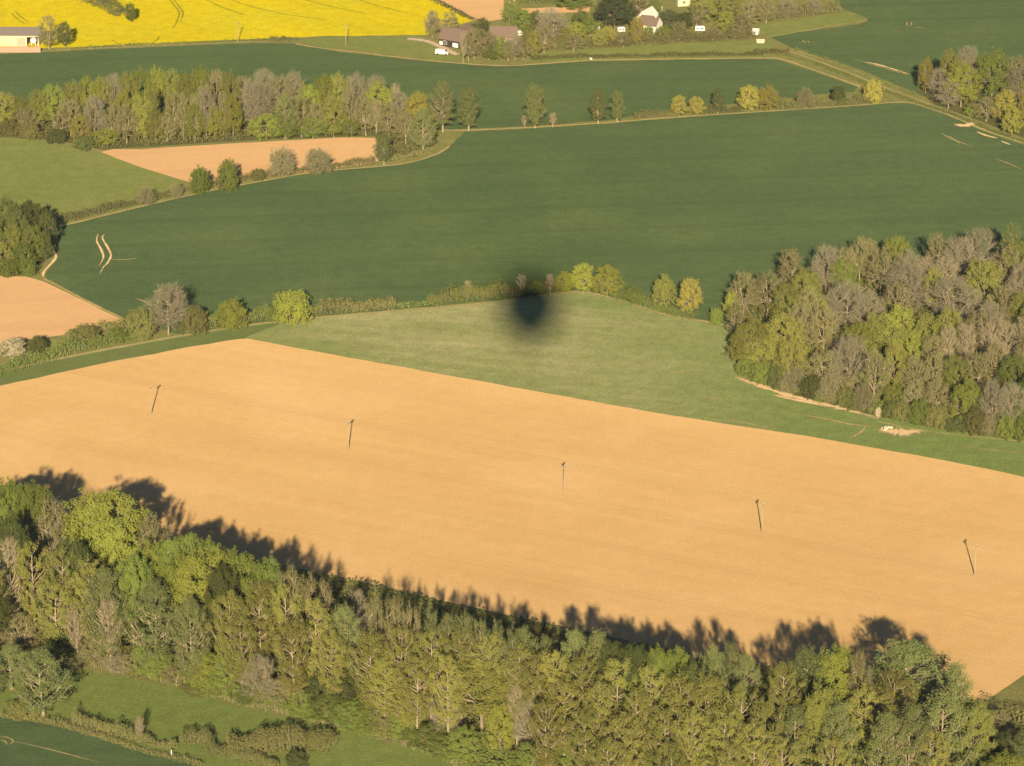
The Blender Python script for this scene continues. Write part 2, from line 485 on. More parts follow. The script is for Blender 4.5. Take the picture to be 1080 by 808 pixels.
def plant(zone, kind, x, top, w=None, h=None, base=None, label=None):
    """one tree or bush; top is the pixel of its crown's top, base that of its foot"""
    pk, leaf, bark, twig, name, cat, desc, hd = KIND[kind]
    if zone == 'fw' and base is None:
        if kind in 'LEMDGO' and top < 540 + x * .196 + 40 and x < 1020: h = rng.uniform(23, 27); w = (w or 30) * 1.18
        if kind in 'LEMD' and (h or hd) > 13: pk = 'cap'
    if zone == 'lw' and w: w *= 1.22
    pr = PROTO[pk]
    if base is None and zone in LOWEDGE:
        hh = h or hd
        g0 = G(x, top, hh); lim = np.interp(x, *zip(*LOWEDGE[zone]))
        if project((g0.x, g0.y, 0))[1] > lim: base = lim - rng.uniform(0, 5)
    if base is not None:
        g = G(x, base)
        lo, hi = 0.5, 60.0
        for _ in range(30):
            mid = (lo + hi) / 2
            if project((g.x, g.y, mid))[1] > top: lo = mid
            else: hi = mid
        h = (lo + hi) / 2
    else:
        h = h or hd * rng.uniform(.93, 1.07)
        g = G(x, top, h); g.z = 0
    k = mpp(*project((g.x, g.y, 0)))
    wm = (w * k if w else pr['R'] * 2 * h / pr['H'])
    sz = h / pr['H'] / 1.02
    sx = wm / (2 * pr['R']) / ((1.0 if pk == 'poplar' else .95) if zone == 'fw' and pk in ('poplar', 'grey', 'cap') else 1.06)
    i = cnt.get(pk, 0); cnt[pk] = i + 1
    tm, cm = pr['m'][i % len(pr['m'])]
    o = empty(name, (g.x, g.y, 0), rng.uniform(0, 6.28))
    o.scale = (sx, sx * rng.uniform(.92, 1.08), sz)
    t = bpy.data.objects.new('trunk', tm); C.objects.link(t); t.parent = o
    t.material_slots[0].link = 'OBJECT'; t.material_slots[0].material = bark
    c = bpy.data.objects.new('crown', cm); C.objects.link(c); c.parent = o
    c.material_slots[0].link = 'OBJECT'; c.material_slots[0].material = LM[leaf]
    c.material_slots[1].link = 'OBJECT'; c.material_slots[1].material = twig
    o['category'] = cat
    bx, by = project((g.x, g.y, 0))
    PLANTS.append(dict(o=o, zone=zone, kind=kind, x=bx, y=by, g=(g.x, g.y), h=h, r=wm / 2, label=label, desc=desc, cat=cat))
    return o


# ------------------------------------------------------------------ ground sheets
def inpoly(x, y, poly):
    c = False; j = len(poly) - 1
    for i in range(len(poly)):
        xi, yi = poly[i]; xj, yj = poly[j]
        if (yi > y) != (yj > y) and x < (xj - xi) * (y - yi) / (yj - yi) + xi: c = not c
        j = i
    return c


def smooth(pts, closed=False, k=5):
    n = len(pts); out = []
    rngi = range(n if closed else n - 1)
    for i in rngi:
        p0 = pts[(i - 1) % n] if closed or i > 0 else pts[0]
        p1 = pts[i]; p2 = pts[(i + 1) % n]
        p3 = pts[(i + 2) % n] if closed or i + 2 < n else pts[n - 1]
        for s in range(k):
            t = s / k
            out.append(tuple(.5 * ((2 * b) + (-a + c) * t + (2 * a - 5 * b + 4 * c - d) * t * t + (-a + 3 * b - 3 * c + d) * t ** 3)
                             for a, b, c, d in zip(p0, p1, p2, p3)))
    if not closed: out.append(tuple(pts[-1]))
    return out


def sheet(name, pts, m, z, wob=0.25, kind='structure'):
    """a field as one sheet; the outline is resampled finely and wanders a little"""
    g = [G(*p) for p in pts]
    v = []
    r = random.Random(name)
    for i, a in enumerate(g):
        b = g[(i + 1) % len(g)]
        n = max(1, int((b - a).length / 5))
        for s in range(n):
            q = a.lerp(b, s / n)
            v.append((q.x + r.uniform(-wob, wob), q.y + r.uniform(-wob, wob) * 1.5, z))
    me = bpy.data.meshes.new(name)
    area = sum(v[i][0] * v[(i + 1) % len(v)][1] - v[(i + 1) % len(v)][0] * v[i][1] for i in range(len(v)))
    if area < 0: v.reverse()
    me.from_pydata(v, [], [tuple(range(len(v)))])
    me.materials.append(m)
    o = bpy.data.objects.new(name, me); C.objects.link(o)
    o['kind'] = kind
    return o


def ribbon(name, pts, width, m, z, wob=0.2, taper=False, k=6):
    """a worn strip of ground along pixel points, width in metres; the grass closes in from both sides"""
    g = [G(*p) for p in smooth(pts, k=k)]
    r = random.Random(name + str(pts[0]))
    v = []; f = []; e = []
    n = len(g)
    for i, p in enumerate(g):
        a = g[max(0, i - 1)]; b = g[min(n - 1, i + 1)]
        d = (b - a).normalized(); s = Vector((-d.y, d.x, 0))
        wd = width * 1.25 * (1 + r.uniform(-wob, wob))
        en = 1.0
        if taper: en = max(.0, math.sin(math.pi * (i + .5) / n) ** .5); wd *= .4 + .6 * en
        for sg in (-1, 0, 1):
            q = p + s * sg * wd / 2
            v.append((q.x, q.y, z)); e.append(en if sg == 0 else 0.0)
    for i in range(n - 1):
        f.append((3 * i, 3 * i + 3, 3 * i + 4, 3 * i + 1)); f.append((3 * i + 1, 3 * i + 4, 3 * i + 5, 3 * i + 2))
    me = bpy.data.meshes.new(name)
    me.from_pydata(v, [], f); me.materials.append(WORN[m.name])
    at = me.attributes.new('wear', 'FLOAT', 'POINT'); at.data.foreach_set('value', e)
    if me.polygons[0].normal.z < 0: me.flip_normals()
    o = bpy.data.objects.new(name, me); C.objects.link(o)
    o['kind'] = 'structure'
    return o


WORN = {}
for m_ in (VERGE, CHALK, TRACK, RLINE):
    c_ = m_.copy(); nt_ = c_.node_tree
    outn = next(n for n in nt_.nodes if n.type == 'OUTPUT_MATERIAL')
    df = outn.inputs['Surface'].links[0].from_node
    at_ = nt_.nodes.new('ShaderNodeAttribute'); at_.attribute_name = 'wear'
    tc_ = next(n for n in nt_.nodes if n.type == 'TEX_COORD')
    nz = nt_.nodes.new('ShaderNodeTexNoise'); nz.inputs['Scale'].default_value = .55; nz.inputs['Detail'].default_value = 4; nz.inputs['Roughness'].default_value = .7
    nt_.links.new(tc_.outputs['Object'], nz.inputs['Vector'])
    ad = nt_.nodes.new('ShaderNodeMath'); ad.operation = 'MULTIPLY_ADD'; ad.inputs[1].default_value = 1.6
    nt_.links.new(at_.outputs['Fac'], ad.inputs[0]); nt_.links.new(nz.outputs['Fac'], ad.inputs[2])
    mr_ = nt_.nodes.new('ShaderNodeMapRange'); mr_.inputs[1].default_value = .75; mr_.inputs[2].default_value = 1.55
    nt_.links.new(ad.outputs[0], mr_.inputs[0])
    tr_ = nt_.nodes.new('ShaderNodeBsdfTransparent'); mx_ = nt_.nodes.new('ShaderNodeMixShader')
    nt_.links.new(mr_.outputs[0], mx_.inputs[0]); nt_.links.new(tr_.outputs[0], mx_.inputs[1]); nt_.links.new(df.outputs[0], mx_.inputs[2])
    nt_.links.new(mx_.outputs[0], outn.inputs['Surface'])
    WORN[m_.name] = c_

me = bpy.data.meshes.new('ground')
me.from_pydata([(-9000, -4000, 0), (9000, -4000, 0), (9000, 14000, 0), (-9000, 14000, 0)], [], [(0, 1, 2, 3)])
me.materials.append(ROUGH)
gr = bpy.data.objects.new('ground', me); C.objects.link(gr); gr['kind'] = 'structure'

SAND_TOP = [(-90, 428), (0, 407), (100, 385), (200, 366), (250, 357.5), (262, 357.5), (350, 374), (540, 408), (700, 437), (850, 460), (1000, 486), (1080, 503), (1200, 527)]
SAND_BOT = [(1200, 660), (1130, 690), (1080, 712), (1037, 741), (720, 688), (455, 631), (366, 610), (110, 560), (-90, 522)]
PATH_TOP = smooth([(-90, 412), (0, 391.5), (60, 378), (150, 361), (250, 344), (340, 334), (440, 325.5), (530, 317), (590, 308.5), (620, 308), (660, 318), (705, 332), (745, 339), (775, 344)], k=4)
sheet('young_crop_field', PATH_TOP + [(800, 380), (900, 410), (1200, 450), (1200, 528)] + SAND_TOP[::-1], YOUNG, .02)
sheet('grass_margin', [(-90, 413), (0, 393), (60, 380), (150, 363), (250, 346), (300, 340), (256, 357), (200, 366), (100, 385), (0, 407), (-90, 428)], MARGIN, .04)
sheet('sandy_field', SAND_TOP + SAND_BOT, SAND, .03, .12)
sheet('wheat_field', [(133, 336), (90, 316), (46, 292), (57, 275), (62, 258), (60, 240), (75, 236), (130, 223), (200, 206), (250, 196), (330, 182), (420, 174), (458, 164), (478, 152), (490, 138.5), (560, 135.5), (640, 130.5), (700, 125.5), (800, 118.5), (900, 112), (945, 108.5), (965, 110), (1000, 122), (1040, 139), (1080, 153), (1300, 215), (1300, 400), (800, 420), (772, 346), (745, 338), (705, 331), (660, 317), (620, 307), (590, 307.5), (530, 316), (440, 324.5), (340, 333), (250, 343), (190, 353)], WHEAT, .015, .3)
sheet('wheat_field', [(-120, 55), (0, 57), (100, 52.5), (200, 48), (280, 45.5), (312, 46.5), (360, 55), (420, 61.5), (480, 67), (530, 70), (570, 68), (620, 64.5), (700, 63.5), (800, 62), (820, 63), (850, 73), (880, 83), (905, 92), (900, 97), (860, 100), (700, 118), (640, 127), (560, 133), (490, 136), (440, 138), (100, 120), (-120, 108)], WHEAT, .016, .3)
sheet('wheat_field', [(812, 39.5), (840, 34), (905, 26), (915, 21.5), (893, 12), (880, 2), (872, -60), (1300, -60), (1300, 190), (1080, 138), (980, 104), (905, 73), (850, 56), (830, 48)], WHEAT, .017, .3)
sheet('rapeseed_field', [(-150, -60), (436, -60), (459, 0), (480, 11), (499, 22), (470, 30), (448, 37), (350, 38), (250, 42), (150, 47), (75, 50), (-150, 55)], RAPE, .018, .3)
sheet('ploughed_field', [(460, -60), (456, 0), (480, 10), (504, 23), (520, 22), (545, 18), (536, -60)], SAND2, .022)
sheet('ploughed_strip', [(545, 14), (550, 9), (622, 7), (622, 12.5), (560, 14.5)], SAND2, .024)
sheet('paddock', [(312, 45), (335, 40), (440, 38), (452, 41), (462, 48), (478, 58), (500, 66), (440, 60), (380, 54)], PASTURE, .02)
sheet('paddock', [(545, 58), (620, 52), (700, 46), (800, 42), (815, 46), (820, 55), (808, 60), (560, 66)], PASTURE, .02)
sheet('paddock', [(795, 30), (815, 24), (860, 18), (893, 12.5), (914, 22), (880, 27), (812, 39)], PASTURE, .021)
sheet('small_sandy_field', smooth([(106, 160.5), (150, 157.5), (200, 154), (260, 150.5), (320, 147.5), (396, 145.5), (399, 166), (392, 172), (330, 181), (260, 186), (215, 192), (192, 190)], True, 2), SAND2, .03, .12)
sheet('left_meadow', [(-120, 128), (0, 138), (40, 148), (75, 157), (106, 161), (150, 175), (192, 190), (200, 203), (130, 222), (60, 232), (-120, 215)], PASTURE, .02)
sheet('left_sandy_field', [(-120, 291), (0, 291.5), (28, 292), (46, 297), (90, 318), (131, 338.5), (128, 346), (80, 352), (30, 358), (0, 364), (-120, 380)], SAND2, .03, .12)
sheet('bottom_meadow', [(-120, 690), (60, 705), (120, 712), (190, 725), (250, 745), (330, 765), (460, 790), (620, 830), (620, 880), (200, 880), (200, 805), (100, 770), (0, 752), (-120, 735)], MEADOW, .02)
sheet('bottom_wheat_field', smooth([(-120, 735), (0, 756), (40, 762), (90, 774), (150, 792), (220, 810), (420, 860)], k=3) + [(420, 980), (-120, 980)], WHEAT, .025, .2)
FW = [(-120, 520), (110, 562), (366, 614), (455, 636), (720, 693), (1040, 745), (1130, 760), (1130, 900), (640, 880), (460, 790), (330, 752), (250, 738), (190, 718), (120, 705), (60, 692), (-120, 668)]
sheet('woodland_floor', FW, LITTER, .028)
RW = [(757, 322), (775, 312), (830, 298), (900, 290), (1000, 280), (1080, 272), (1300, 250), (1300, 500), (1080, 465), (960, 447), (890, 430), (830, 414), (782, 392), (768, 370), (775, 346)]
sheet('woodland_floor', RW, LITTER, .029)
LW = [(-60, 128), (20, 122), (60, 112), (160, 105), (300, 108), (420, 115), (450, 122), (462, 150), (440, 165), (400, 170), (396, 143), (300, 146), (200, 152), (108, 158), (60, 148), (-60, 142)]
sheet('woodland_floor', LW, LITTER, .031)
sheet('woodland_floor', [(-60, 240), (30, 238), (52, 250), (58, 262), (40, 285), (30, 290), (-60, 290)], LITTER, .032)
sheet('woodland_floor', [(966, 92), (1000, 85), (1060, 85), (1200, 90), (1200, 160), (1080, 146), (1030, 126), (985, 110)], LITTER, .033)

# grassy paths, worn tracks and bare patches
ribbon('field_path', [(-60, 405), (0, 392), (60, 378.5), (150, 361.5), (250, 344.5), (340, 334.5), (440, 326), (530, 317.5), (590, 309), (620, 308.5), (660, 318.5), (705, 332.5), (745, 339.5), (775, 344.5)], 1.5, VERGE, .06, .3)
ribbon('field_path', [(46, 294), (90, 316.5), (131, 337)], 1.0, VERGE, .061, .3)
ribbon('field_path', [(46, 292), (46, 287), (56, 276), (59, 270), (55, 261)], 1.1, CHALK, .062, .3)
ribbon('field_path', [(60, 239), (75, 236), (130, 222.5), (200, 206), (250, 196), (330, 182), (420, 173.5), (458, 163.5), (474, 154)], 1.3, VERGE, .063, .3)
ribbon('field_path', [(466, 137), (490, 137.5), (560, 134.5), (640, 129.5), (700, 124.5), (800, 118), (900, 111.5), (945, 108), (965, 109.5), (1000, 121), (1040, 138), (1080, 151), (1140, 170)], 1.7, VERGE, .064, .3)
ribbon('field_path', [(312, 46.5), (340, 51), (380, 55.5), (420, 60.5), (480, 66.5), (530, 69.5), (570, 67.5), (620, 64), (700, 62.5), (800, 61.5), (822, 62), (850, 71), (880, 81.5), (908, 91.5)], 1.9, VERGE, .065, .3)
ribbon('field_path', [(60, 53), (150, 48.5), (250, 44.5), (312, 43)], 1.6, VERGE, .066, .3)
ribbon('field_path', [(828, 53), (850, 60), (890, 75), (930, 91), (980, 110)], 1.2, VERGE, .067, .3)
ribbon('field_path', [(840, 54), (880, 66), (930, 86), (965, 98)], 1.2, VERGE, .068, .3)
ribbon('field_path', [(893, 12), (914, 21.5), (880, 27), (812, 39)], .8, VERGE, .069, .3)
ribbon('farm_track', [(430, 41), (448, 43), (462, 48), (472, 53), (482, 58)], 4.2, TRACK, .07, .15)
ribbon('woodland_track', [(775, 397), (785, 401), (805, 408), (825, 415), (850, 422), (875, 428), (900, 434), (930, 443)], 3.2, CHALK, .071, .5, True)
ribbon('woodland_track', [(815, 416), (830, 420), (855, 425), (872, 429)], 2.0, CHALK, .072, .4, True)
ribbon('woodland_track', [(925, 444), (960, 452), (1010, 459), (1080, 466), (1130, 472)], .9, VERGE, .073, .4)
ribbon('bare_patch', [(926, 453), (940, 455), (955, 456), (974, 454)], 6.0, CHALK, .074, .35, True)
ribbon('wheel_track', [(843, 437), (870, 442), (900, 448), (930, 451)], 1.3, VERGE, .075, .5, True)
ribbon('wheel_track', [(912, 447), (911, 453), (903, 459), (896, 462)], 1.0, VERGE, .076, .4, True)
for pts, w in [([(104, 246), (102, 254), (107, 264), (109, 272), (104, 281)], .85), ([(112, 246), (108, 251), (114, 262), (117, 270), (113, 278), (109, 282), (105, 290)], .85),
               ([(117, 274), (130, 274), (146, 272.5)], .7), ([(143, 315), (152, 318), (160, 323)], .8),
               ([(898, 62), (912, 66), (930, 71), (946, 76), (958, 80)], 1.0), ([(908, 65), (925, 68), (945, 74), (960, 79)], 1.3),
               ([(955, 23), (957, 26), (954, 27.5)], .7), ([(961, 23), (961.5, 26), (959, 27.5)], .7), ([(965, 29), (977, 29.5)], .6),
               ([(846, 43), (850, 45)], .9), ([(851, 43), (854, 45)], .9),
               ([(992, 140), (1002, 146), (1014, 152)], .9), ([(1000, 143), (1008, 148), (1028, 156)], .7), ([(1050, 168), (1062, 172), (1080, 180)], .7),
               ([(1030, 139), (1040, 143), (1052, 146)], 1.6), ([(1056, 149), (1066, 153)], 1.3),
               ([(330, 317), (350, 316), (372, 314.5)], .6), ([(434, 330), (440, 329.5)], .9), ([(442, 330), (446, 329.5)], .9),
               ([(365, 364), (380, 366), (394, 368.5)], 1.0), ([(300, 350), (330, 354), (345, 356)], .6), ([(450, 381), (470, 384), (484, 385)], .8),
               ([(700, 397), (706, 394), (718, 392), (735, 394)], .8), ([(737, 421), (755, 421), (765, 422)], .6), ([(770, 443), (785, 446), (815, 452)], 1.1), ([(580, 384), (584, 383)], 1.0),
               ([(0, 777), (8, 778), (14, 782), (9, 786)], .6), ([(0, 781), (5, 782), (8, 786)], .6), ([(14, 782), (50, 790), (110, 806)], .5), ([(1010, 470), (1050, 475), (1090, 480)], .6)]:
    ribbon('wheel_track', pts, w, CHALK if w >= 1.2 or w == .85 else VERGE, .08, .35, True)
for pts in ([(12, 14), (18, 20), (26, 25)], [(16, 12), (22, 18), (30, 23)], [(176, -4), (184, 6), (189, 14), (186, 24), (182, 30)], [(180, -4), (188, 6), (193, 14), (190, 24)], [(118, 42), (124, 46), (128, 47)], [(160, 45), (166, 42), (168, 38)], [(232, -4), (262, 6), (300, 15), (350, 22)], [(300, -6), (345, 6), (388, 15)], [(360, -6), (398, 6), (430, 14)], [(205, -6), (235, 8), (262, 17)]):
    ribbon('wheel_track', pts, .9, RLINE, .082, .3, True)
ribbon('bare_patch', [(1006, 131), (1016, 132.5), (1024, 131), (1030, 128.5)], 4.0, CHALK, .081, .4, True)

# ------------------------------------------------------------------ utility poles with crossarms
WOOD = plain_mat('weathered_pole_wood', (.40, .31, .20), (.30, .23, .145), 3, .85, (1, 1, .1))
WHITE_G = plain_mat('pale_insulator', (.5, .47, .42), (.42, .40, .36), 3, .4)
poles = [(159.5, 437), (367.5, 475), (594.8, 522), (803.5, 563), (1028, 607)]
wire_dir = (G(1028, 607) - G(159.5, 437)).normalized()
wang = math.atan2(wire_dir.y, wire_dir.x)


def pole_at(x, y, h, label, grp):
    g = G(x, y)
    o = empty('utility_pole', g, wang)
    tag(o, label, 'utility pole', grp)
    a = MB(); a.tube([(0, 0, -.4), (0, 0, h * .5), (0, 0, h)], [.15, .13, .10], 8); a.build('post', WOOD, o)
    b = MB(); b.box(-.09, -.95, h - .42, .09, .95, h - .26); b.box(-.02, -.5, h - .95, .02, -.46, h - .42); b.box(-.02, .46, h - .95, .02, .5, h - .42)
    b.build('crossarm', WOOD, o)
    for s in (-.85, 0, .85):
        c = MB(); zz = h - .26 if s else h
        c.tube([(0, s, zz), (0, s, zz + .12), (0, s, zz + .26)], [.05, .10, .04], 8)
        c.build('insulator', WHITE_G, o)
    return o


plabel = ['leftmost wooden utility pole standing alone on the sandy field', 'second wooden utility pole from the left on the sandy field',
          'middle wooden utility pole with its shadow right behind it on the sandy field', 'fourth wooden utility pole from the left on the sandy field',
          'rightmost wooden utility pole with a slanting shadow on the sandy field']
for (x, y), lb in zip(poles, plabel): pole_at(x, y, 8.2, lb, 'utility poles crossing the sandy field')
pole_at(365, 47.5, 8, 'lone utility pole on the small paddock below the rapeseed', 'utility poles by the rapeseed field')
pole_at(251, 45, 8, 'lone utility pole at the lower edge of the yellow rapeseed', 'utility poles by the rapeseed field')
DW = plain_mat('dark_wire', (.05, .045, .04), (.04, .035, .03), 1, .6)
gp = [G(x, y) for x, y in poles]
ends = [gp[0] - (gp[1] - gp[0]) * 1.0] + gp + [gp[-1] + (gp[-1] - gp[-2]) * 1.0]
spn = ['left of the leftmost utility pole', 'between the first and second utility poles', 'between the second and middle utility poles', 'between the middle and fourth utility poles', 'between the fourth and rightmost utility poles', 'right of the rightmost utility pole']
side = Vector((-wire_dir.y, wire_dir.x, 0))
for (a, b, s) in zip(ends, ends[1:], spn):
    for off in (-.85, .85):
        w = MB(); pts = []
        for i in range(9):
            t = i / 8
            q = a.lerp(b, t) + side * off
            pts.append((q.x, q.y, 8.2 + .02 - 1.1 * 4 * t * (1 - t) * .6))
        w.tube(pts, [.007] * 9, 4, cap=False)
        tag(w.build('overhead_wire', DW), 'thin dark overhead wire strung ' + s, 'wire', 'overhead wires ' + s)

# ------------------------------------------------------------------ buildings of the village and the barn
WALLW = plain_mat('white_render', (.74, .70, .62), (.64, .60, .52), 1.5, .85)
WALLP = plain_mat('cream_board', (.60, .50, .36), (.52, .42, .30), 1.2, .85, (4, 4, .3))
BRICK = plain_mat('pinkish_brick', (.42, .27, .20), (.35, .22, .165), 3, .9)
BLACKB = plain_mat('black_weatherboard', (.030, .027, .025), (.045, .04, .036), 3, .8, (.3, .3, 5))
TILE = plain_mat('brown_roof_tile', (.18, .13, .105), (.13, .096, .08), 2.2, .9, (1, 3, 1))
SLATE = plain_mat('grey_roof_sheet', (.23, .20, .175), (.17, .15, .13), 1.2, .8, (3, .5, 1))
DOORC = plain_mat('cream_door', (.68, .56, .30), (.60, .48, .25), 2, .7)
GLASS = plain_mat('dark_window_glass', (.03, .035, .04), (.05, .055, .06), 3, .2, spec=.5)
BAY_SHADE = plain_mat('painted_bay_shade', (.025, .02, .018), (.035, .03, .025), 1, .95)  # near-black colour, paints the shade inside the open barn bay
METALW = plain_mat('white_paint', (.78, .76, .70), (.72, .70, .64), 3, .4)
RUB = plain_mat('black_rubber', (.02, .02, .02), (.03, .03, .03), 5, .8)


def house(name, loc, rz, L, W, hw, hr, wall, roof, label, wins=(), doors=(), chim=None, wallends=None, cat='house', chim_m=None):
    """gabled building; long axis along local x, front at -y; wins/doors: (x, z, w, h) on the front"""
    o = empty(name, loc, rz); tag(o, label, cat)
    a = MB()
    a.add([(-L / 2, -W / 2, -.3), (L / 2, -W / 2, -.3), (L / 2, W / 2, -.3), (-L / 2, W / 2, -.3),
           (-L / 2, -W / 2, hw), (L / 2, -W / 2, hw), (L / 2, W / 2, hw), (-L / 2, W / 2, hw), (-L / 2, 0, hw + hr), (L / 2, 0, hw + hr)],
          [(0, 1, 5, 4), (2, 3, 7, 6), (1, 2, 6, 9, 5), (3, 0, 4, 8, 7), (3, 2, 1, 0)])
    a.build('wall', wall, o)
    b = MB(); e = .35; th = .14
    for s in (-1, 1):
        y0, z0 = s * (W / 2 + e), hw - e * hr / (W / 2)
        v = [(-L / 2 - e, y0, z0 + .03), (L / 2 + e, y0, z0 + .03), (L / 2 + e, 0, hw + hr + .03), (-L / 2 - e, 0, hw + hr + .03)]
        v += [(x, y, z + th) for x, y, z in v]
        fs = [(0, 1, 2, 3), (7, 6, 5, 4), (0, 4, 5, 1), (1, 5, 6, 2), (3, 7, 4, 0)]
        b.add(v, fs)
    rf = b.build('roof', roof, o)
    if chim is not None:
        for cx in chim:
            c = MB(); c.box(cx - .45, -.4, hw + hr - .6, cx + .45, .4, hw + hr + 1.2); c.box(cx - .52, -.47, hw + hr + 1.2, cx + .52, .47, hw + hr + 1.35)
            c.build('chimney', chim_m or BRICK, rf)
    for (x, z, w, h) in wins:
        c = MB(); c.box(x - w / 2 - .08, -W / 2 - .06, z - h / 2 - .08, x + w / 2 + .08, -W / 2 + .02, z + h / 2 + .08)
        f = c.build('window', METALW, o)
        c = MB(); c.box(x - w / 2, -W / 2 - .075, z - h / 2, x - .04, -W / 2 - .055, z + h / 2); c.box(x + .04, -W / 2 - .075, z - h / 2, x + w / 2, -W / 2 - .055, z + h / 2)
        c.build('pane', GLASS, f)
    for (x, z, w, h, m_) in doors:
        c = MB(); c.box(x - w / 2, -W / 2 - .07, z - h / 2, x + w / 2, -W / 2 + .02, z + h / 2)
        c.build('door', m_, o)
    if cat in ('shed', 'shelter'): o.scale = (.75, .75, .75)
    return o


# barn at the left edge
bl = G(12, 49)
barn = empty('barn', bl, R(-1)); tag(barn, 'long pale barn with grey roof beside the rapeseed field', 'barn')
LB, WB, HB = 24.0, 9.0, 4.3
a = MB(); x0, x1 = -LB / 2, LB / 2 - 1.5
a.box(x0, .02, 0, x1 - 4.6, WB, HB); a.box(x1 - .5, .02, 0, x1, WB, HB); a.box(x1 - 4.6, 5.5, 0, x1 - .5, WB - .01, HB - .01); a.box(x1 - 4.6, .03, HB - .7, x1 - .5, 5.5, HB)
a.build('wall', WALLP, barn)
b = MB()
for y0, y1, z0, z1 in ((-.8, WB / 2, HB + .05, HB + 1.9), (WB / 2, WB + .8, HB + 1.9, HB + .05)):
    v = [(x0 - .6, y0, z0), (x1 + .8, y0, z0), (x1 + .8, y1, z1), (x0 - .6, y1, z1)]
    v += [(p, q, r_ + .15) for p, q, r_ in v]
    b.add(v, [(3, 2, 1, 0), (4, 5, 6, 7), (0, 1, 5, 4), (1, 2, 6, 5), (2, 3, 7, 6), (3, 0, 4, 7)])
b.add([(x1 - .1, .0, HB + .02), (x1 - .1, WB, HB + .02), (x1 - .1, WB / 2, HB + 1.85)], [(0, 1, 2)])
b.add([(x0 + .1, .0, HB + .02), (x0 + .1, WB, HB + .02), (x0 + .1, WB / 2, HB + 1.85)], [(2, 1, 0)])
b.build('roof', SLATE, barn)
for dx in (-4.2, -.9):
    c = MB(); c.box(x1 - 13.0 + dx, -.05, .2, x1 - 13.0 + dx + 3.2, .03, 3.5); c.build('door', DOORC, barn)
c = MB(); c.box(x1 - 4.6, 5.40, 0, x1 - .5, 5.49, HB - .7); c.build('bay_shade_sheet', BAY_SHADE, barn)  # added sheet across the bay's back, its blackness stands for shade
c = MB(); c.box(x1 - 8.4, -.03, .3, x1 - 5.2, .025, 3.3); c.build('boarded_panel', plain_mat('pink_board', (.50, .36, .27), (.43, .30, .22), 1.5, .85, (4, 4, .3)), barn)
# the white round tank in the open bay
t = MB(); cx = Vector((x1 - 2.4, 2.0, 0)); pts = []; rad = []
for i in range(13):
    th = math.pi * i / 12
    pts.append((0, -1.25 * math.cos(th) * .8, 1.75)); rad.append(max(.02, 1.25 * math.sin(th) ** .7))
t.tube(pts, rad, 20); t.box(-.9, -.6, 0, -.7, .6, 1.0); t.box(.7, -.6, 0, .9, .6, 1.0)
tk = t.build('tank', METALW); tk.location = barn.matrix_basis @ cx
tag(tk, 'round white tank standing in the dark open bay of the barn', 'tank')
wl = MB(); wl.box(-13, -.15, -.2, 12, .15, 2.0); wl.box(-13, -.19, 2.0, 12, .19, 2.12)
ww = wl.build('yard_wall', BRICK); ww.location = G(9, 55.3); tag(ww, 'low pinkish brick yard wall in front of the barn', 'wall')

house('farmhouse', G(481, 48), R(-32), 11, 6.5, 3.0, 3.4, BLACKB, TILE, 'black boarded farmhouse with brown tiled roof beside the farm track', [(-2.8, 1.5, 1.5, 1.2)], [(1.8, 1.1, 2.4, 1.6, METALW), (-4.6, 1.1, 1.3, 1.4, METALW)])
house('outhouse', G(490, 44), R(58), 8, 5.5, 3.2, 3.0, BRICK, TILE, 'brown roofed brick wing just behind the black farmhouse', [(0, 1.6, 1.2, 1.2)])
house('cottage', G(531, 45), R(2), 10, 6, 3.0, 3.2, BRICK, TILE, 'brick cottage with long brown roof behind the roadside trees', [(-2.5, 1.6, 1.2, 1.2), (2.2, 1.6, 1.2, 1.2)], [(0, 1.0, 1, 2.0, METALW)])
house('cottage', G(577, 48), R(5), 7, 5, 2.6, 2.5, BRICK, TILE, 'small brown roofed cottage half hidden left of the big bare tree', [(-1.5, 1.4, 1.1, 1.1)])
house('white_house', G(686, 36), R(-28), 8.5, 7, 5.0, 3.4, WALLW, TILE, 'white rendered house with brown roof among village trees', [(-2.4, 3.6, 1.1, 1.2), (2.2, 3.6, 1.1, 1.2), (-2.4, 1.4, 1.1, 1.2)], [(1.5, 1.0, 1.0, 2.1, BLACKB)], [2.6], chim_m=WALLW).scale = (.85, .85, .85)
house('white_house', G(683, 30), R(62), 7, 6, 4.8, 3.0, WALLW, WALLW, 'white gabled wing with pale roof behind the white house', [(0, 3.2, 1.2, 1.2)])
house('white_hut', G(695, 16), R(0), 1.9, 2.0, 2.6, .9, WALLW, WALLW, 'tiny upright white hut on the slope above the white house', [(0, 1.6, .7, .6)], cat='hut')
house('grey_house', G(720, 5), R(10), 5, 5, 3.0, 2.2, WALLP, SLATE, 'small grey roofed house at the very top among trees', [(0, 1.6, 1, 1)])
house('shed', G(629, 33), R(-12), 3.4, 2.4, 1.6, .8, WALLW, WALLW, 'white shed beside the big dark evergreen tree', [(0, 1.1, .8, .7)], cat='shed')
house('shed', G(797, 36), R(-20), 3.0, 2.8, 1.8, 1.0, WALLW, WALLW, 'white shed on the grass at the village\'s right end', [(0, 1.0, .8, .6)], cat='shed')
house('field_shelter', G(802, 45), R(-3), 3.6, 2.2, 1.1, .6, WALLP, WALLP, 'cream field shelter beside the narrow hedge at the paddock\'s right end', cat='shelter')


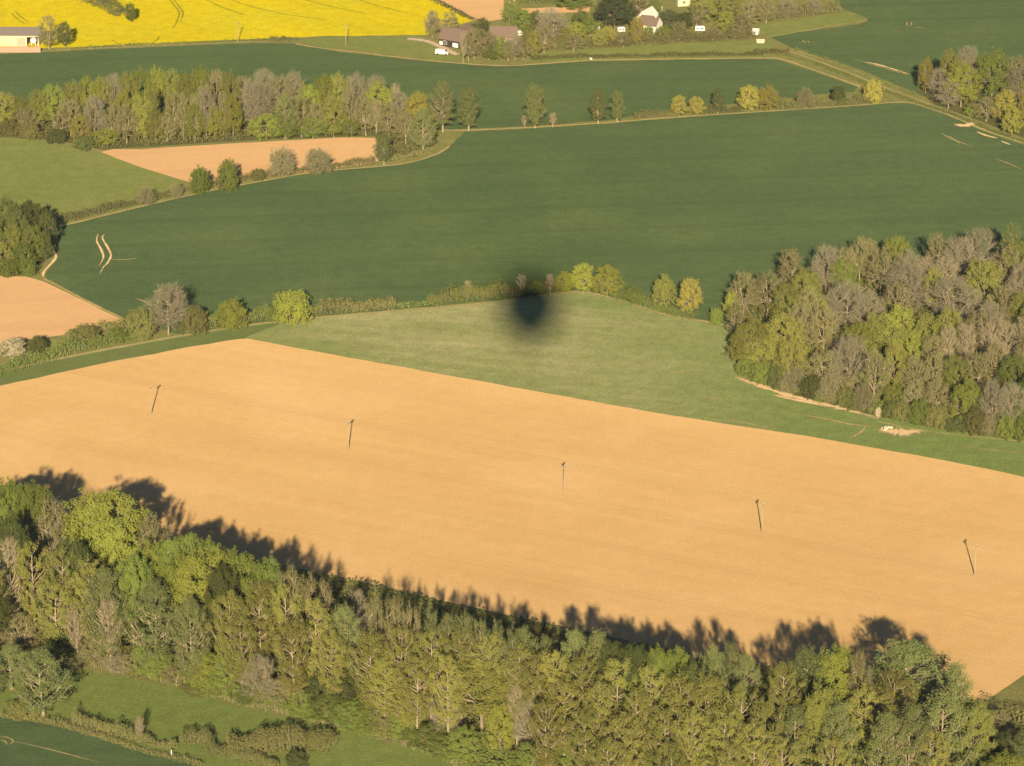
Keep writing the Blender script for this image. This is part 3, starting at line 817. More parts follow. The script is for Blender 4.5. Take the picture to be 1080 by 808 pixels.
def caravan(x, y, rz, L, label):
    o = empty('caravan', G(x, y), rz); o.scale = (.8, .8, .8); tag(o, label, 'caravan')
    b = MB(); b.box(-L / 2, -1.1, .5, L / 2, 1.1, 2.2)
    v = [(-L / 2, -1.1, 2.2), (L / 2, -1.1, 2.2), (L / 2, 1.1, 2.2), (-L / 2, 1.1, 2.2), (-L / 2 + .4, -.9, 2.6), (L / 2 - .4, -.9, 2.6), (L / 2 - .4, .9, 2.6), (-L / 2 + .4, .9, 2.6)]
    b.add(v, [(4, 5, 6, 7), (0, 1, 5, 4), (1, 2, 6, 5), (2, 3, 7, 6), (3, 0, 4, 7)])
    b.build('body', METALW, o)
    for wx in (-L * .25, L * .22):
        c = MB(); c.box(wx - .6, -1.13, 1.3, wx + .6, -1.095, 1.85); c.build('window', GLASS, o)
    for s in (-1, 1):
        c = MB(); c.tube([(0, s * .9, .35), (0, s * 1.08, .35)], [.35, .35], 14); c.build('wheel', RUB, o)


caravan(738, 33, R(4), 4.6, 'long white caravan between the dark evergreen and the lime tree')
caravan(547, 38, R(15), 3.2, 'small white caravan behind the brick cottage roof')
caravan(567, 45, R(-10), 3.0, 'small white caravan left of the big bare tree')
caravan(655, 34, R(20), 3.2, 'small white caravan at the foot of the big evergreen')

# white van on the track
vn = empty('van', G(466.5, 57.5), R(-14)); tag(vn, 'white van parked at the lower edge of the farm track', 'van')
b = MB(); pr_ = [(-2.5, .4), (2.4, .4), (2.5, 1.0), (1.7, 1.2), (1.1, 2.0), (-2.4, 2.05), (-2.5, 1.9)]
v = [(x, -.95, z) for x, z in pr_] + [(x, .95, z) for x, z in pr_]; n_ = len(pr_)
b.add(v, [tuple(range(n_)), tuple(range(2 * n_ - 1, n_ - 1, -1))] + [((i + 1) % n_, i, i + n_, (i + 1) % n_ + n_) for i in range(n_)])
b.build('body', METALW, vn)
c = MB(); c.add([(1.72, -.8, 1.24), (1.72, .8, 1.24), (1.16, .75, 1.96), (1.16, -.75, 1.96)], [(0, 1, 2, 3)]); c.build('windscreen', GLASS, vn)
for wx in (-1.6, 1.6):
    for s in (-1, 1):
        c = MB(); c.tube([(wx, s * .75, .36), (wx, s * .97, .36)], [.36, .36], 14); c.build('wheel', RUB, vn)

# small pale things on the fields
def heap(name, x, y, n, spread, size, m, label, cat):
    b = MB(); r = random.Random(label)
    for i in range(n):
        cx_, cy_ = r.gauss(0, spread), r.gauss(0, spread * .6); s = size * r.uniform(.5, 1.2)
        zc = max(0, s * .5 + (1 - (cx_ * cx_ + cy_ * cy_) / (spread * spread * 4)) * size * .8)
        vs = []
        for sx_ in (-1, 1):
            for sy_ in (-1, 1):
                for sz_ in (-1, 1):
                    vs.append((cx_ + sx_ * s * r.uniform(.4, .8), cy_ + sy_ * s * r.uniform(.4, .8), zc + sz_ * s * r.uniform(.35, .6)))
        b.add(vs, [(0, 1, 3, 2), (4, 6, 7, 5), (0, 4, 5, 1), (2, 3, 7, 6), (0, 2, 6, 4), (1, 5, 7, 3)])
    o = b.build(name, m); o.location = G(x, y); tag(o, label, cat); return o


PALE = plain_mat('pale_rubble', (.66, .58, .46), (.48, .40, .30), 1.0, .9)
heap('chalk_heap', 936, 453, 16, .9, .5, PALE, 'small white chalk heap on the bare patch by the right wood', 'chalk heap')
heap('feed_bag', 623, 63.5, 3, .25, .55, METALW, 'tiny white bag lying on the field edge below the village', 'bag')
b = MB(); b.tube([(0, 0, -.2), (0, 0, 1.35)], [.14, .14], 8); b.tube([(0, 0, 1.35), (0, 0, 1.42)], [.16, .05], 8)
o = b.build('marker_post', METALW); o.location = G(181, 797); tag(o, 'short white marker post at the bottom hedge by the wheat', 'post')

# ------------------------------------------------------------------ hedges and undergrowth
HS = 0


def hedge(pts, h, w, leaf, label, dens=42, size=.42, twig=.15, lump=.45, name='hedge', kind=None, cat='hedge', group=None):
    """leafy band along pixel points; uneven top, brown twigs in it"""
    global HS
    HS += 1
    r = random.Random(HS); nr = np.random.default_rng(HS + 40)
    g = [G(*p) for p in smooth(pts, k=5)]
    b = MB()
    L = sum((q - p).length for p, q in zip(g, g[1:]))
    N = int(L * dens * (h * w) ** .5 / 1.6)
    cum = [0]
    for p, q in zip(g, g[1:]): cum.append(cum[-1] + (q - p).length)
    s = nr.uniform(0, L, N)
    gx = np.interp(s, cum, [p.x for p in g]); gy = np.interp(s, cum, [p.y for p in g])
    i = np.clip(np.searchsorted(cum, s) - 1, 0, len(g) - 2)
    dx = np.array([g[k + 1].x - g[k].x for k in range(len(g) - 1)])[i]; dy = np.array([g[k + 1].y - g[k].y for k in range(len(g) - 1)])[i]
    dl = np.hypot(dx, dy) + 1e-9; nx, ny = -dy / dl, dx / dl
    ph = nr.uniform(0, 6.28, 6)
    hh = 1 + lump * (np.sin(s * .9 + ph[0]) * .3 + np.sin(s * .37 + ph[1]) * .45 + np.sin(s * .13 + ph[2]) * .5 + np.sin(s * 2.1 + ph[3]) * .2)
    hh = np.clip(hh, .25, 2.2)
    a = nr.uniform(0, math.pi, N); rr = nr.uniform(.55, 1.0, N)
    off = np.cos(a) * rr * w / 2; z = np.sin(a) ** .7 * rr * h * hh
    c = np.stack([gx + nx * off, gy + ny * off, z + .05], 1)
    nm = np.stack([nx * np.cos(a), ny * np.cos(a), np.sin(a)], 1) + nr.normal(size=(N, 3)) * .55
    patch = np.sin(s * .21 + ph[4]) * .25 + np.sin(s * .7 + ph[5]) * .15
    b.leaves(c, nm, nr.uniform(.6, 1.4, N) * size, nr.uniform(.5, .95, N), np.clip(.5 + patch + nr.normal(size=N) * .2, 0, 1), nr, 0)
    k = int(N * twig)
    if k:
        j = nr.integers(0, N, k)
        p0 = c[j] * np.array([1, 1, .5]); p1 = c[j] + nr.normal(size=(k, 3)) * .35 + np.array([0, 0, .5])
        b.twigs(p0, p1, np.full(k, .05), nr, 1, .5)
    # woody stems inside, so that no light leaks through the foot of the hedge
    for q in range(int(L / 1.6)):
        t_ = (q + .5) * 1.6
        px_, py_ = float(np.interp(t_, cum, [p.x for p in g])), float(np.interp(t_, cum, [p.y for p in g]))
        b.tube([(px_, py_, -.1), (px_ + r.uniform(-.3, .3), py_ + r.uniform(-.3, .3), h * .6)], [.09, .03], 3, 1, False)
    o = b.build(name, [LM[leaf], TWIG])
    tag(o, label, cat, group, kind)
    return o


hedge([(55, 238), (100, 226), (150, 214), (185, 205)], 2.6, 3.0, 'hedge', 'brown-olive hedge above the left end of the large dark wheat field')
hedge([(188, 203), (220, 198), (260, 190), (300, 184), (350, 178), (395, 173)], 2.4, 2.8, 'hedge', 'brown-olive hedge under the small sandy field')
hedge([(400, 172), (430, 166), (455, 160)], 1.8, 3.0, 'brown', 'scrubby brown hedge at the foot of the grey-green tree near wheat')
hedge([(-10, 398), (30, 386), (70, 374), (110, 364), (145, 356)], 3.6, 5.0, 'mid', 'thick green hedge above the grassy path at the left edge', 30)
hedge([(70, 357), (100, 352), (132, 348)], 3.5, 4.5, 'moss', 'yellow-olive hedge below the left sandy field', 30)
hedge([(192, 350), (225, 345), (260, 339), (292, 336)], 3.6, 4.0, 'mid', 'low green hedge left of the round lime bush')
hedge([(325, 333), (365, 329), (400, 326), (418, 325)], 3.4, 4.0, 'hedge', 'ragged hedge right of the round lime bush')
hedge([(418, 325), (440, 323), (455, 321)], 1.6, 2.8, 'mid', 'very low gap in the hedge by two wheel ruts', 20)
hedge([(452, 321), (480, 318), (505, 316), (532, 313)], 4.6, 4.8, 'moss', 'taller olive hedge left of the dark round shadow')
hedge([(532, 313), (560, 311), (590, 307)], 4.6, 4.8, 'hedge', 'brown-olive thorny hedge at the dark round shadow')
hedge([(648, 314), (670, 320), (690, 326), (712, 332), (735, 337)], 3.0, 4.0, 'mid', 'green hedge at the foot of the two golden trees')
hedge([(556, 133), (580, 132), (605, 131)], 1.0, 1.8, 'hedge', 'very low scrub line between the lone field trees', 18)
hedge([(668, 126), (690, 124), (712, 122)], 3.2, 3.2, 'hedge', 'dark olive hedge left of the first golden bush')
hedge([(738, 121), (760, 119), (782, 118)], 3.8, 3.6, 'hedge', 'brown hedge between the two golden clumps')
hedge([(818, 116), (850, 114), (880, 112), (905, 110), (928, 108)], 3.6, 3.6, 'hedge', 'olive hedge right of the wide golden clump')
hedge([(818, 57), (850, 64), (890, 79), (930, 95), (975, 112)], .9, 2.6, 'mid', 'low green hedge between the pale tracks running to the right copse', 20)
hedge([(838, 52), (880, 66), (930, 87), (966, 100)], .8, 2.0, 'mid', 'low green bank on the upper side of the pale tracks', 18)
hedge([(975, 112), (1010, 124), (1050, 140), (1085, 152)], 1.0, 2.4, 'mid', 'low green hedge below the right copse', 20)
hedge([(560, 64), (600, 61.5), (650, 60.5), (700, 60), (760, 59), (805, 58)], 1.6, 2.4, 'hedge', 'long low hedge along the lower edge of the village paddock')
hedge([(795, 57), (815, 56.5), (832, 55)], 2.2, 2.6, 'hedge', 'short hedge at the right end of the village paddock')
hedge([(620, 51), (660, 48.5), (700, 46), (740, 44), (780, 42), (795, 40)], 4.8, 5.0, 'brown', 'tall brown-olive hedge between village gardens and paddock', 26)
hedge([(560, 55), (590, 53), (622, 51)], 3.8, 4.5, 'moss', 'yellow-olive garden hedge below the big bare tree', 26)
hedge([(800, 24), (830, 20), (860, 16), (884, 13)], 5.2, 5.0, 'brown', 'tall russet hedge above the pale strip at upper right', 28)
hedge([(548, 3), (570, 3), (595, 3), (622, 2)], 4.0, 5.0, 'mid', 'bushy green hedge above the narrow ploughed strip', 26)
hedge([(78, -4), (95, 2), (115, 9), (132, 18)], 4.2, 8.0, 'dark', 'dark green hedge band running into the rapeseed', 26)
hedge([(432, -6), (456, 1), (478, 11), (500, 22)], 1.4, 3.0, 'dark', 'low dark hedge between rapeseed and ploughed field', 22)
hedge([(75, 52), (150, 48), (250, 44), (310, 42)], .8, 3.0, 'mid', 'low green bank along the lower edge of the rapeseed', 16)
hedge([(284, 44), (300, 43.5), (314, 42.5)], 2.0, 2.6, 'dark', 'short dark hedge at the corner of the small paddock')
hedge([(0, 756), (40, 761), (80, 771), (120, 783), (160, 795), (215, 809)], 1.3, 1.8, 'brown', 'scrubby brown hedge along the bottom wheat field', 50, .3, lump=.6)
hedge([(78, 763), (98, 770), (125, 777), (150, 784), (186, 791)], 2.8, 2.2, 'hedge', 'low hedge above the white marker post', 100, .32, twig=.1, lump=.5)
hedge([(190, 784), (214, 783), (221, 789), (228, 796), (262, 803), (292, 812)], 2.8, 2.4, 'hedge', 'bent low hedge right of the white marker post', 100, .32, twig=.1, lump=.45)
hedge([(240, 794), (268, 792), (300, 791), (332, 788), (352, 791)], 4.4, 6.5, 'hedge', 'thick low bramble bank in the bottom meadow', 95, .36, twig=.1, lump=.4)
hedge([(1035, 746), (1060, 751), (1090, 752)], 2.4, 3.0, 'hedge', 'olive hedge at the sandy field\'s bottom right corner', 34, .32)


def understorey(name, poly, n, hmax, leaf, seed, size=.8, ygate=None):
    nr = np.random.default_rng(seed)
    gp_ = [tuple(G(*p))[:2] for p in poly]
    xs = [p[0] for p in gp_]; ys = [p[1] for p in gp_]
    c = []
    while len(c) < n:
        x, y = nr.uniform(min(xs), max(xs)), nr.uniform(min(ys), max(ys))
        if inpoly(x, y, gp_):
            c.append((x, y, 0))
    c = np.array(c)
    lump = .5 + .25 * np.sin(c[:, 0] * .31) * np.sin(c[:, 1] * .27) + .25 * np.sin(c[:, 0] * .83 + 1) * np.sin(c[:, 1] * .71)
    c[:, 2] = nr.uniform(.08, 1, n) ** .8 * hmax * (.3 + .7 * lump)
    nm = nr.normal(size=(n, 3)) * .6 + np.array([0, -.2, .7])
    b = MB(); b.leaves(c, nm, nr.uniform(.6, 1.4, n) * size, nr.uniform(.5, 1, n), np.clip(lump + nr.normal(size=n) * .2, 0, 1), nr, 0)
    k = n // 4
    j = nr.integers(0, n, k); p0 = c[j] * np.array([1, 1, 0]); p1 = c[j] + nr.normal(size=(k, 3)) * .4 + np.array([0, 0, .7])
    b.twigs(p0, p1, np.full(k, .05), nr, 1, .5)
    o = b.build(name, [LM[leaf], TWIG_T]); o['kind'] = 'stuff'
    return o


understorey('undergrowth', FW, 60000, 2.6, 'hedge', 5)
understorey('undergrowth', RW, 26000, 2.4, 'hedge', 6)
understorey('undergrowth', LW, 14000, 2.6, 'hedge', 7)
understorey('undergrowth', [(768, 372), (782, 390), (830, 412), (890, 429), (960, 447), (1080, 464), (1200, 480), (1200, 466), (1080, 450), (960, 432), (890, 415), (830, 398), (785, 378)], 9000, 2.2, 'mid', 8)
understorey('undergrowth', [(-60, 694), (60, 697), (120, 709), (190, 722), (250, 742), (330, 760), (460, 797), (480, 790), (330, 738), (250, 722), (190, 702), (120, 690), (60, 676), (-60, 654)], 20000, 5.0, 'brown', 9, .55)
understorey('undergrowth', [(190, 724), (250, 744), (330, 762), (400, 780), (460, 800), (520, 830), (600, 830), (520, 790), (400, 750), (330, 742), (250, 726)], 14000, 4.5, 'mid', 10, .55)
understorey('undergrowth', [(-60, 528), (110, 566), (366, 616), (455, 638), (720, 694), (1040, 748), (1040, 760), (720, 712), (455, 655), (366, 632), (110, 582), (-60, 545)], 22000, 1.6, 'dark', 12, .6)

# ------------------------------------------------------------------ trees
exec_list = []
# foreground wood: kind, x, top, width(px), height(m) [, label]
FWT = '''
E 4 511 44 24|E 34 513 40 24|O 54 530 44 22|L 110 524 78 25|L 112 551 52 20|O 160 548 44 22|E 190 567 44 22|L 157 577 38 18|L 190 589 46 20|L 216 588 64 22
B 28 548 30 18|B 58 550 30 18|D 76 574 34 15|D 10 548 34 18|P 32 571 50 26|P 64 578 50 26|P 92 592 46 25|T 10 566 34 25|G 114 600 44 24|G 165 614 60 26|G 200 631 46 23|D 136 616 34 16|V 42 632 28 9|T 117 632 30 21|T 78 636 26 15|O 20 650 44 9|P 60 612 48 23|E 140 588 36 20
E 218 574 36 18|E 250 586 44 20|E 280 596 46 20|O 306 603 44 20|D 234 600 36 16|P 240 622 46 26|P 272 611 50 27|P 300 615 46 27|P 332 632 46 26|P 256 648 44 24|P 308 652 46 24|P 348 664 38 22|O 332 610 50 18|B 376 625 32 15|T 375 641 22 13|G 362 640 38 19|V 214 690 46 9|E 240 692 44 10|B 272 694 46 12|O 304 714 46 8|V 336 690 40 10|D 350 707 64 11
O 396 634 28 12|O 416 635 28 12|O 434 640 26 12|P 390 666 46 24|P 424 659 46 25|P 454 664 46 25|P 486 662 46 25|P 518 668 46 25|P 548 679 46 25|P 406 692 44 23|P 440 690 46 23|P 472 692 44 23|P 430 720 40 19
Q 456 643 27 27|Q 474 645 27 27|Q 490 647 27 27|Q 507 652 27 27|Q 523 657 27 27|Q 540 664 27 27|M 508 698 84 18|B 470 735 40 12|V 527 745 34 12|T 546 722 28 16|P 566 694 40 24|E 392 745 48 9|E 425 752 46 9|E 488 770 46 8|E 455 765 46 8
G 553 662 34 22|G 575 672 26 20|G 606 665 38 24|G 630 667 40 24|D 668 684 36 20|E 692 688 34 20|E 716 690 36 20|D 650 681 34 20|D 730 702 34 18
P 582 684 48 26|P 614 690 50 26|P 650 693 50 26|P 686 702 50 26|P 718 713 48 26|P 596 715 48 24|P 634 720 50 24|P 672 728 48 24|P 576 738 44 22|P 618 748 48 22|P 658 754 48 22|P 700 746 46 23|P 640 778 46 20
B 560 740 42 14|B 702 764 46 12|E 596 786 52 8|E 640 789 52 8|B 735 782 42 10|E 560 786 46 8|V 570 780 28 7|E 680 790 46 8
T 735 687 20 18|G 752 682 30 22|G 770 680 30 22|G 786 690 34 20|P 746 711 54 27|P 782 722 52 26|P 808 736 46 26|P 764 750 50 24|P 796 762 46 23|P 730 746 44 24|P 828 700 54 25|G 851 685 42 22|L 884 688 46 21|O 907 692 32 19|M 868 727 38 18|G 841 746 56 20|G 886 743 42 16|L 900 767 86 15|E 832 795 44 8|P 825 778 44 20|P 770 785 46 20
G 958 678 88 26|G 1008 701 46 20|P 944 709 64 25|P 914 725 48 24|G 998 730 66 26|M 1030 743 42 20|G 962 745 48 21|G 936 752 44 19|D 1062 775 40 9|G 1080 774 44 12|B 968 787 46 9|O 1052 752 44 6|D 1018 793 46 10|P 984 772 50 20
G 46 686 66 0 757|G 12 682 46 0 727|G -14 690 46 0 740
E 158 680 40 10|O 100 676 40 10|E 66 672 40 9|h 30 690 36 5|O 186 700 40 8|h 150 702 40 5|E 262 722 44 8|O 278 716 40 9|E 330 742 44 7|O 362 752 44 7|E 386 762 44 7|E 440 768 44 8|O 408 748 44 9|h 210 722 40 5|E 170 692 44 8|O 140 691 40 8|B 125 693 34 7|O 85 689 40 7|O 50 682 44 6|B 20 676 36 6|E 225 714 44 7|E 372 742 50 9|E 345 735 46 8|O 415 774 44 6|E 470 778 44 7|E 318 732 44 7
L -12 516 40 24|P -6 592 44 25|D -10 622 40 16|L 1060 800 50 14|P 880 778 44 21|P 708 784 44 19
'''
for ln in FWT.strip().splitlines():
    for it in ln.split('|'):
        a = it.split()
        k, x, t, w, h = a[0], float(a[1]), float(a[2]), float(a[3]), float(a[4])
        plant('fw', k, x, t, w, h or None, float(a[5]) if len(a) > 5 else None)

RWT = '''
O 785 289 42 14|V 772 308 20 9|O 778 322 26 11|O 810 288 38 14|O 834 264 32 14|M 850 286 40 12|B 872 262 40 15|O 892 263 34 15|O 908 252 30 14|M 830 303 46 14|O 852 306 40 14|B 893 300 58 15|M 866 313 20 11|O 870 326 42 14
M 792 340 46 14|M 826 335 54 15|O 842 322 38 14|L 905 344 46 14|B 896 357 54 15|O 868 372 40 13|M 800 358 44 13|M 836 360 40 13|E 890 275 36 12
O 918 255 28 13|L 946 253 40 14|O 988 247 26 15|B 1014 251 46 15|B 1034 243 48 16|G 1068 236 32 17|E 1074 258 44 14|O 930 264 34 14|B 958 267 36 14|T 996 272 34 14|T 976 270 30 14|M 1028 276 26 12
B 958 281 58 15|M 986 286 34 13|M 1040 279 54 15|B 1008 294 66 16|B 1078 280 40 14|M 1080 310 40 13|O 1056 305 40 14
L 948 326 50 14|M 924 334 44 14|M 978 334 40 14|M 1002 328 40 14|O 1032 330 40 14|T 1000 344 26 15|T 1020 341 28 15|T 1044 338 28 15|T 1062 338 28 15|T 1080 335 30 15|L 960 348 40 13|O 985 355 36 13
O 924 372 42 15|M 944 364 36 15|O 966 378 36 14|O 986 374 36 13|M 1008 378 36 13|O 1030 374 36 14|E 1070 378 44 13|O 1052 362 36 14|V 941 406 26 9|O 986 402 34 12|L 1021 404 42 12|B 1046 404 34 0 454|B 1067 406 34 0 457|O 962 404 34 12|O 1002 418 30 10|O 905 395 36 12|O 885 398 34 12|O 848 388 36 12|O 822 380 34 11|E 1082 420 36 10
O 1082 355 34 14|M 780 352 30 11|O 1066 262 38 14|O 946 300 46 14|B 915 310 42 14|M 936 345 40 13|B 1045 320 40 14|E 1090 395 36 14|M 1092 320 44 14|B 1096 250 44 15|O 914 416 30 10|E 866 398 34 9
'''
for ln in RWT.strip().splitlines():
    for it in ln.split('|'):
        a = it.split()
        k, x, t, w, h = a[0], float(a[1]), float(a[2]), float(a[3]), float(a[4])
        plant('rw', k, x, t, w, h or None, float(a[5]) if len(a) > 5 else None)
for k, x, t, w, b_ in [('e', 788, 380, 24, 396), ('h', 803, 384, 26, 403), ('e', 820, 388, 26, 409), ('e', 838, 392, 28, 414), ('h', 856, 396, 28, 419), ('e', 874, 402, 28, 424), ('h', 892, 406, 28, 428), ('e', 910, 412, 28, 433), ('e', 952, 420, 28, 443), ('e', 970, 426, 28, 447), ('h', 988, 430, 28, 450), ('e', 1008, 436, 28, 454), ('h', 1028, 438, 26, 457), ('e', 1044, 442, 24, 459), ('h', 1060, 444, 24, 462), ('e', 1078, 446, 28, 464), ('w', 926, 431, 9, 440), ('e', 830, 398, 22, 413), ('e', 866, 410, 22, 423), ('e', 900, 420, 22, 432), ('e', 940, 426, 22, 441)]:
    plant('rwfront', k if k == 'w' else rng.choice(['e', 'e', 'h', 'd', 'b']), x, t + (0 if k == 'w' else rng.uniform(-5, 8)), w * rng.uniform(.8, 1.15), None, b_)

LWT = '''
M 5 100 28 134|M 22 104 24 134|M 42 97 26 136|L 57 92 30 137|M 80 88 28 134|L 95 85 28 132|M 108 84 24 130|B 121 80 22 128|M 136 79 24 128|L 151 75 26 126|L 167 75 24 126|M 182 76 24 126|M 197 79 22 126|L 213 74 24 126|O 229 74 24 125|M 243 78 22 126|O 256 82 22 126|B 281 75 30 126|B 266 86 26 138|O 297 82 28 128|B 312 77 26 127|L 326 92 26 134|L 342 82 30 130|M 357 80 26 128|B 376 79 28 128|B 396 81 28 128|L 400 90 34 136|T 417 88 12 126|B 421 98 26 138|Y 441 100 30 142
O 75 106 26 143|Y 86 122 20 151|B 101 103 26 148|V 112 137 26 153|V 131 98 20 140|O 134 112 24 151|O 120 112 18 151|M 152 104 24 148|M 146 100 14 148|O 176 122 22 150|M 163 95 16 147|O 182 98 16 148|O 194 100 16 148|B 218 92 20 147|O 206 102 14 148|O 236 100 14 146|V 226 114 20 147|V 246 102 22 146|B 275 90 30 138|L 281 122 34 148|G 302 100 26 146|O 318 104 22 145|M 352 104 30 145|O 334 108 22 145|O 371 98 20 144|O 386 104 20 143|T 396 106 14 142|O 410 112 24 146|O 428 118 24 152|O 66 118 22 146|O 30 115 26 140|L 205 112 24 149|M 165 118 22 150|E 300 122 30 147|E 330 124 30 146|E 365 122 28 145
'''
for ln in LWT.strip().splitlines():
    for it in ln.split('|'):
        a = it.split()
        plant('lw', a[0], float(a[1]), float(a[2]), float(a[3]), None, float(a[4]))
S = plant
S('lwend', 'G', 467, 87, 38, None, 139, 'tall grey-green tree at the right end of the upper left wood')
S('lwend', 'N', 494, 93, 28, None, 138, 'upright grey-green tree rightmost beside the upper left wood')
S('lwend', 'G', 446, 116, 36, None, 160, 'round grey-green tree in front of the wood above the wheat corner')
S('lwend', 'G', 405, 141, 26, None, 174, 'grey-green tree at the right end of the small sandy field')
for k, x, t, w, b_, lb in [('h', 10, 128, 22, 140, 'olive bush leftmost below the upper left wood'), ('h', 33, 132, 24, 146, 'olive bush second from the left below the upper left wood'), ('d', 60, 138, 24, 151, 'dark bush below the lime tree of the upper left wood'), ('d', 90, 146, 26, 157, 'dark bush left of the small sandy field\'s tip'),
                           ('e', 211, 180, 24, 204, 'green bush leftmost of the two on the hedge under the small sandy field'), ('e', 241, 173, 24, 201, 'green bush rightmost of the two on the hedge under the small sandy field'),
                           ('b', 298, 160, 34, 186, 'bare rounded bush in front of the small sandy field, left one'), ('b', 336, 160, 34, 183, 'bare rounded bush in front of the small sandy field, right one'),
                           ('h', 272, 180, 18, 190, 'small olive bush left of the bare rounded bushes'), ('b', 155, 200, 22, 216, 'brownish twiggy bush on the hedge beneath the left meadow'), ('b', 186, 195, 18, 208, 'brownish twiggy bush near the corner of left meadow and sandy field')]:
    S('solo', k, x, t, w, None, b_, lb)
# lone trees in the upper fields
for k, x, t, w, b_, lb in [('N', 564, 90, 27, 135, 'tall dark-leaved field tree left of the close pair'), ('T', 583, 119, 10, 134, 'small pale bare tree right of the tall field tree'), ('T', 553, 122, 8, 135, 'thin bare sapling left of the tall field tree'), ('N', 631, 95, 22, 130.5, 'left tree of the close pair between the wheat fields'), ('N', 651, 96, 18, 129, 'right tree of the close pair between the wheat fields'),
                           ('Y', 716, 102, 22, 123, 'golden round tree left half of the smaller golden clump'), ('Y', 734, 103, 20, 122, 'golden round tree right half of the smaller golden clump'), ('N', 757, 93, 14, 119.5, 'narrow upright tree between the two golden clumps'), ('Y', 790, 92, 28, 118, 'golden round tree left half of the wider golden clump'), ('Y', 809, 92, 28, 117, 'golden round tree right half of the wider golden clump'),
                           ('b', 849, 96, 22, 114, 'brown bush right of the wider golden clump'), ('d', 884, 93, 18, 110, 'blackish bush in the hedge at upper right'), ('y', 921, 88, 22, 108, 'golden brown bush at the right hedge end')]:
    S('solo', k, x, t, w, None, b_, lb)
# right copse
for k, x, t, w, b_, lb in [('B', 1019, 50, 34, 96, 'pale bare tree crowning the right copse'), ('M', 1000, 55, 28, 98, 'yellow-olive tree at the back of the right copse'), ('Y', 976, 62, 18, 98, 'narrow golden tree at the left tip of the right copse'), ('B', 989, 74, 26, 104, 'purplish bare tree at the left of the right copse'), ('L', 1013, 68, 44, 113, 'big lime-green tree in the middle of the right copse'), ('B', 1000, 84, 32, 115, 'bare tree with pale trunk at the front of the right copse'), ('E', 1046, 55, 46, 102, 'broad green tree at the back right of the right copse'), ('O', 1072, 61, 34, 106, 'brown-olive tree at the right edge behind the copse gap'), ('B', 1075, 72, 26, 110, 'bare tree at the right edge of the right copse'), ('Y', 1060, 97, 30, 131, 'golden tree right of the copse\'s dark gap'), ('O', 1040, 103, 28, 128, 'pinkish-brown tree beside the copse\'s dark gap'), ('V', 1067, 114, 26, 142.5, 'bright lime tree at the copse\'s front with pale trunk foot'), ('Y', 1082, 96, 26, 138, 'golden tree cut by the right frame edge of the copse'), ('e', 1026, 112, 20, 122, 'green bush in front of the copse near the bare patch'), ('L', 1092, 66, 34, 112, 'lime tree at the far right of the copse')]:
    S('solo', k, x, t, w, None, b_, lb)
# left copse
for k, x, t, w, b_, lb in [('D', 8, 211, 42, 262, 'dark tree at the back left of the left copse'), ('D', 34, 214, 40, 262, 'dark tree at the back right of the left copse'), ('D', 50, 224, 24, 264, 'smaller dark tree at the copse\'s right tip by the wheat'), ('M', 14, 238, 34, 276, 'yellow-olive tree in the middle of the left copse'), ('E', -6, 232, 36, 280, 'green tree at the left frame edge of the left copse'), ('E', 36, 240, 28, 278, 'green tree right of the yellow-olive tree in the left copse'), ('D', 48, 246, 20, 276, 'dark low tree at the copse edge above the curved path'), ('M', 2, 258, 32, 286, 'yellow-olive tree at the front left of the left copse'), ('E', 26, 258, 28, 287, 'green tree at the front of the left copse above the sand'), ('e', 8, 277, 26, 291, 'green bush leftmost on the left copse\'s lower edge'), ('e', 30, 276, 24, 290, 'green bush rightmost on the left copse\'s lower edge'), ('D', 20, 225, 34, 272, 'dark tree in the heart of the left copse')]:
    S('solo', k, x, t, w, None, b_, lb)
# middle hedge line
for k, x, t, w, b_, lb in [('B', 178, 301, 50, 353, 'large bare grey tree on the middle hedge'), ('h', 150, 330, 38, 356, 'broad olive bush left of the large bare tree'), ('h', 206, 327, 34, 351, 'broad olive bush right of the large bare tree'), ('v', 246, 320, 34, 346, 'yellow-green bush between the bare tree and the round lime bush'), ('v', 308, 312, 46, 339, 'large round lime-green bush on the middle hedge'), ('e', 290, 327, 22, 338, 'small green bush left of the round lime bush'), ('h', 90, 346, 36, 362, 'yellow-olive bush above the path near the left sandy field'), ('e', 124, 348, 26, 360, 'green bush at the sandy field\'s right tip'), ('d', 40, 357, 22, 372, 'dark bush beside the pale blossoming bush'),
                           ('T', 494, 296, 12, 314, 'thin pale bare tree standing up from the middle hedge'), ('T', 550, 290, 14, 311, 'thin bare tree at the dark round shadow, left one'), ('T', 580, 289, 13, 309, 'thin bare tree at the dark round shadow, right one'), ('E', 566, 298, 22, 311, 'green low tree at the dark round shadow, between the thin bare ones'),
                           ('V', 596, 288, 26, 309, 'yellow-green tree leftmost of the bright group on the hedge'), ('V', 615, 280, 32, 310, 'tall yellow-green tree of the bright group, second from left'), ('V', 640, 282, 36, 313, 'broad yellow-green tree rightmost of the bright group on the hedge'), ('E', 668, 304, 26, 320, 'green low tree between the bright group and the golden trees'), ('M', 700, 293, 29, 326, 'yellow-olive round tree left of the golden tree on the hedge'), ('Y', 727, 296, 29, 333, 'golden round tree nearest the right wood on the hedge'), ('e', 755, 327, 16, 342, 'small green bush beside the right wood\'s left corner')]:
    S('solo', k, x, t, w, None, b_, lb)
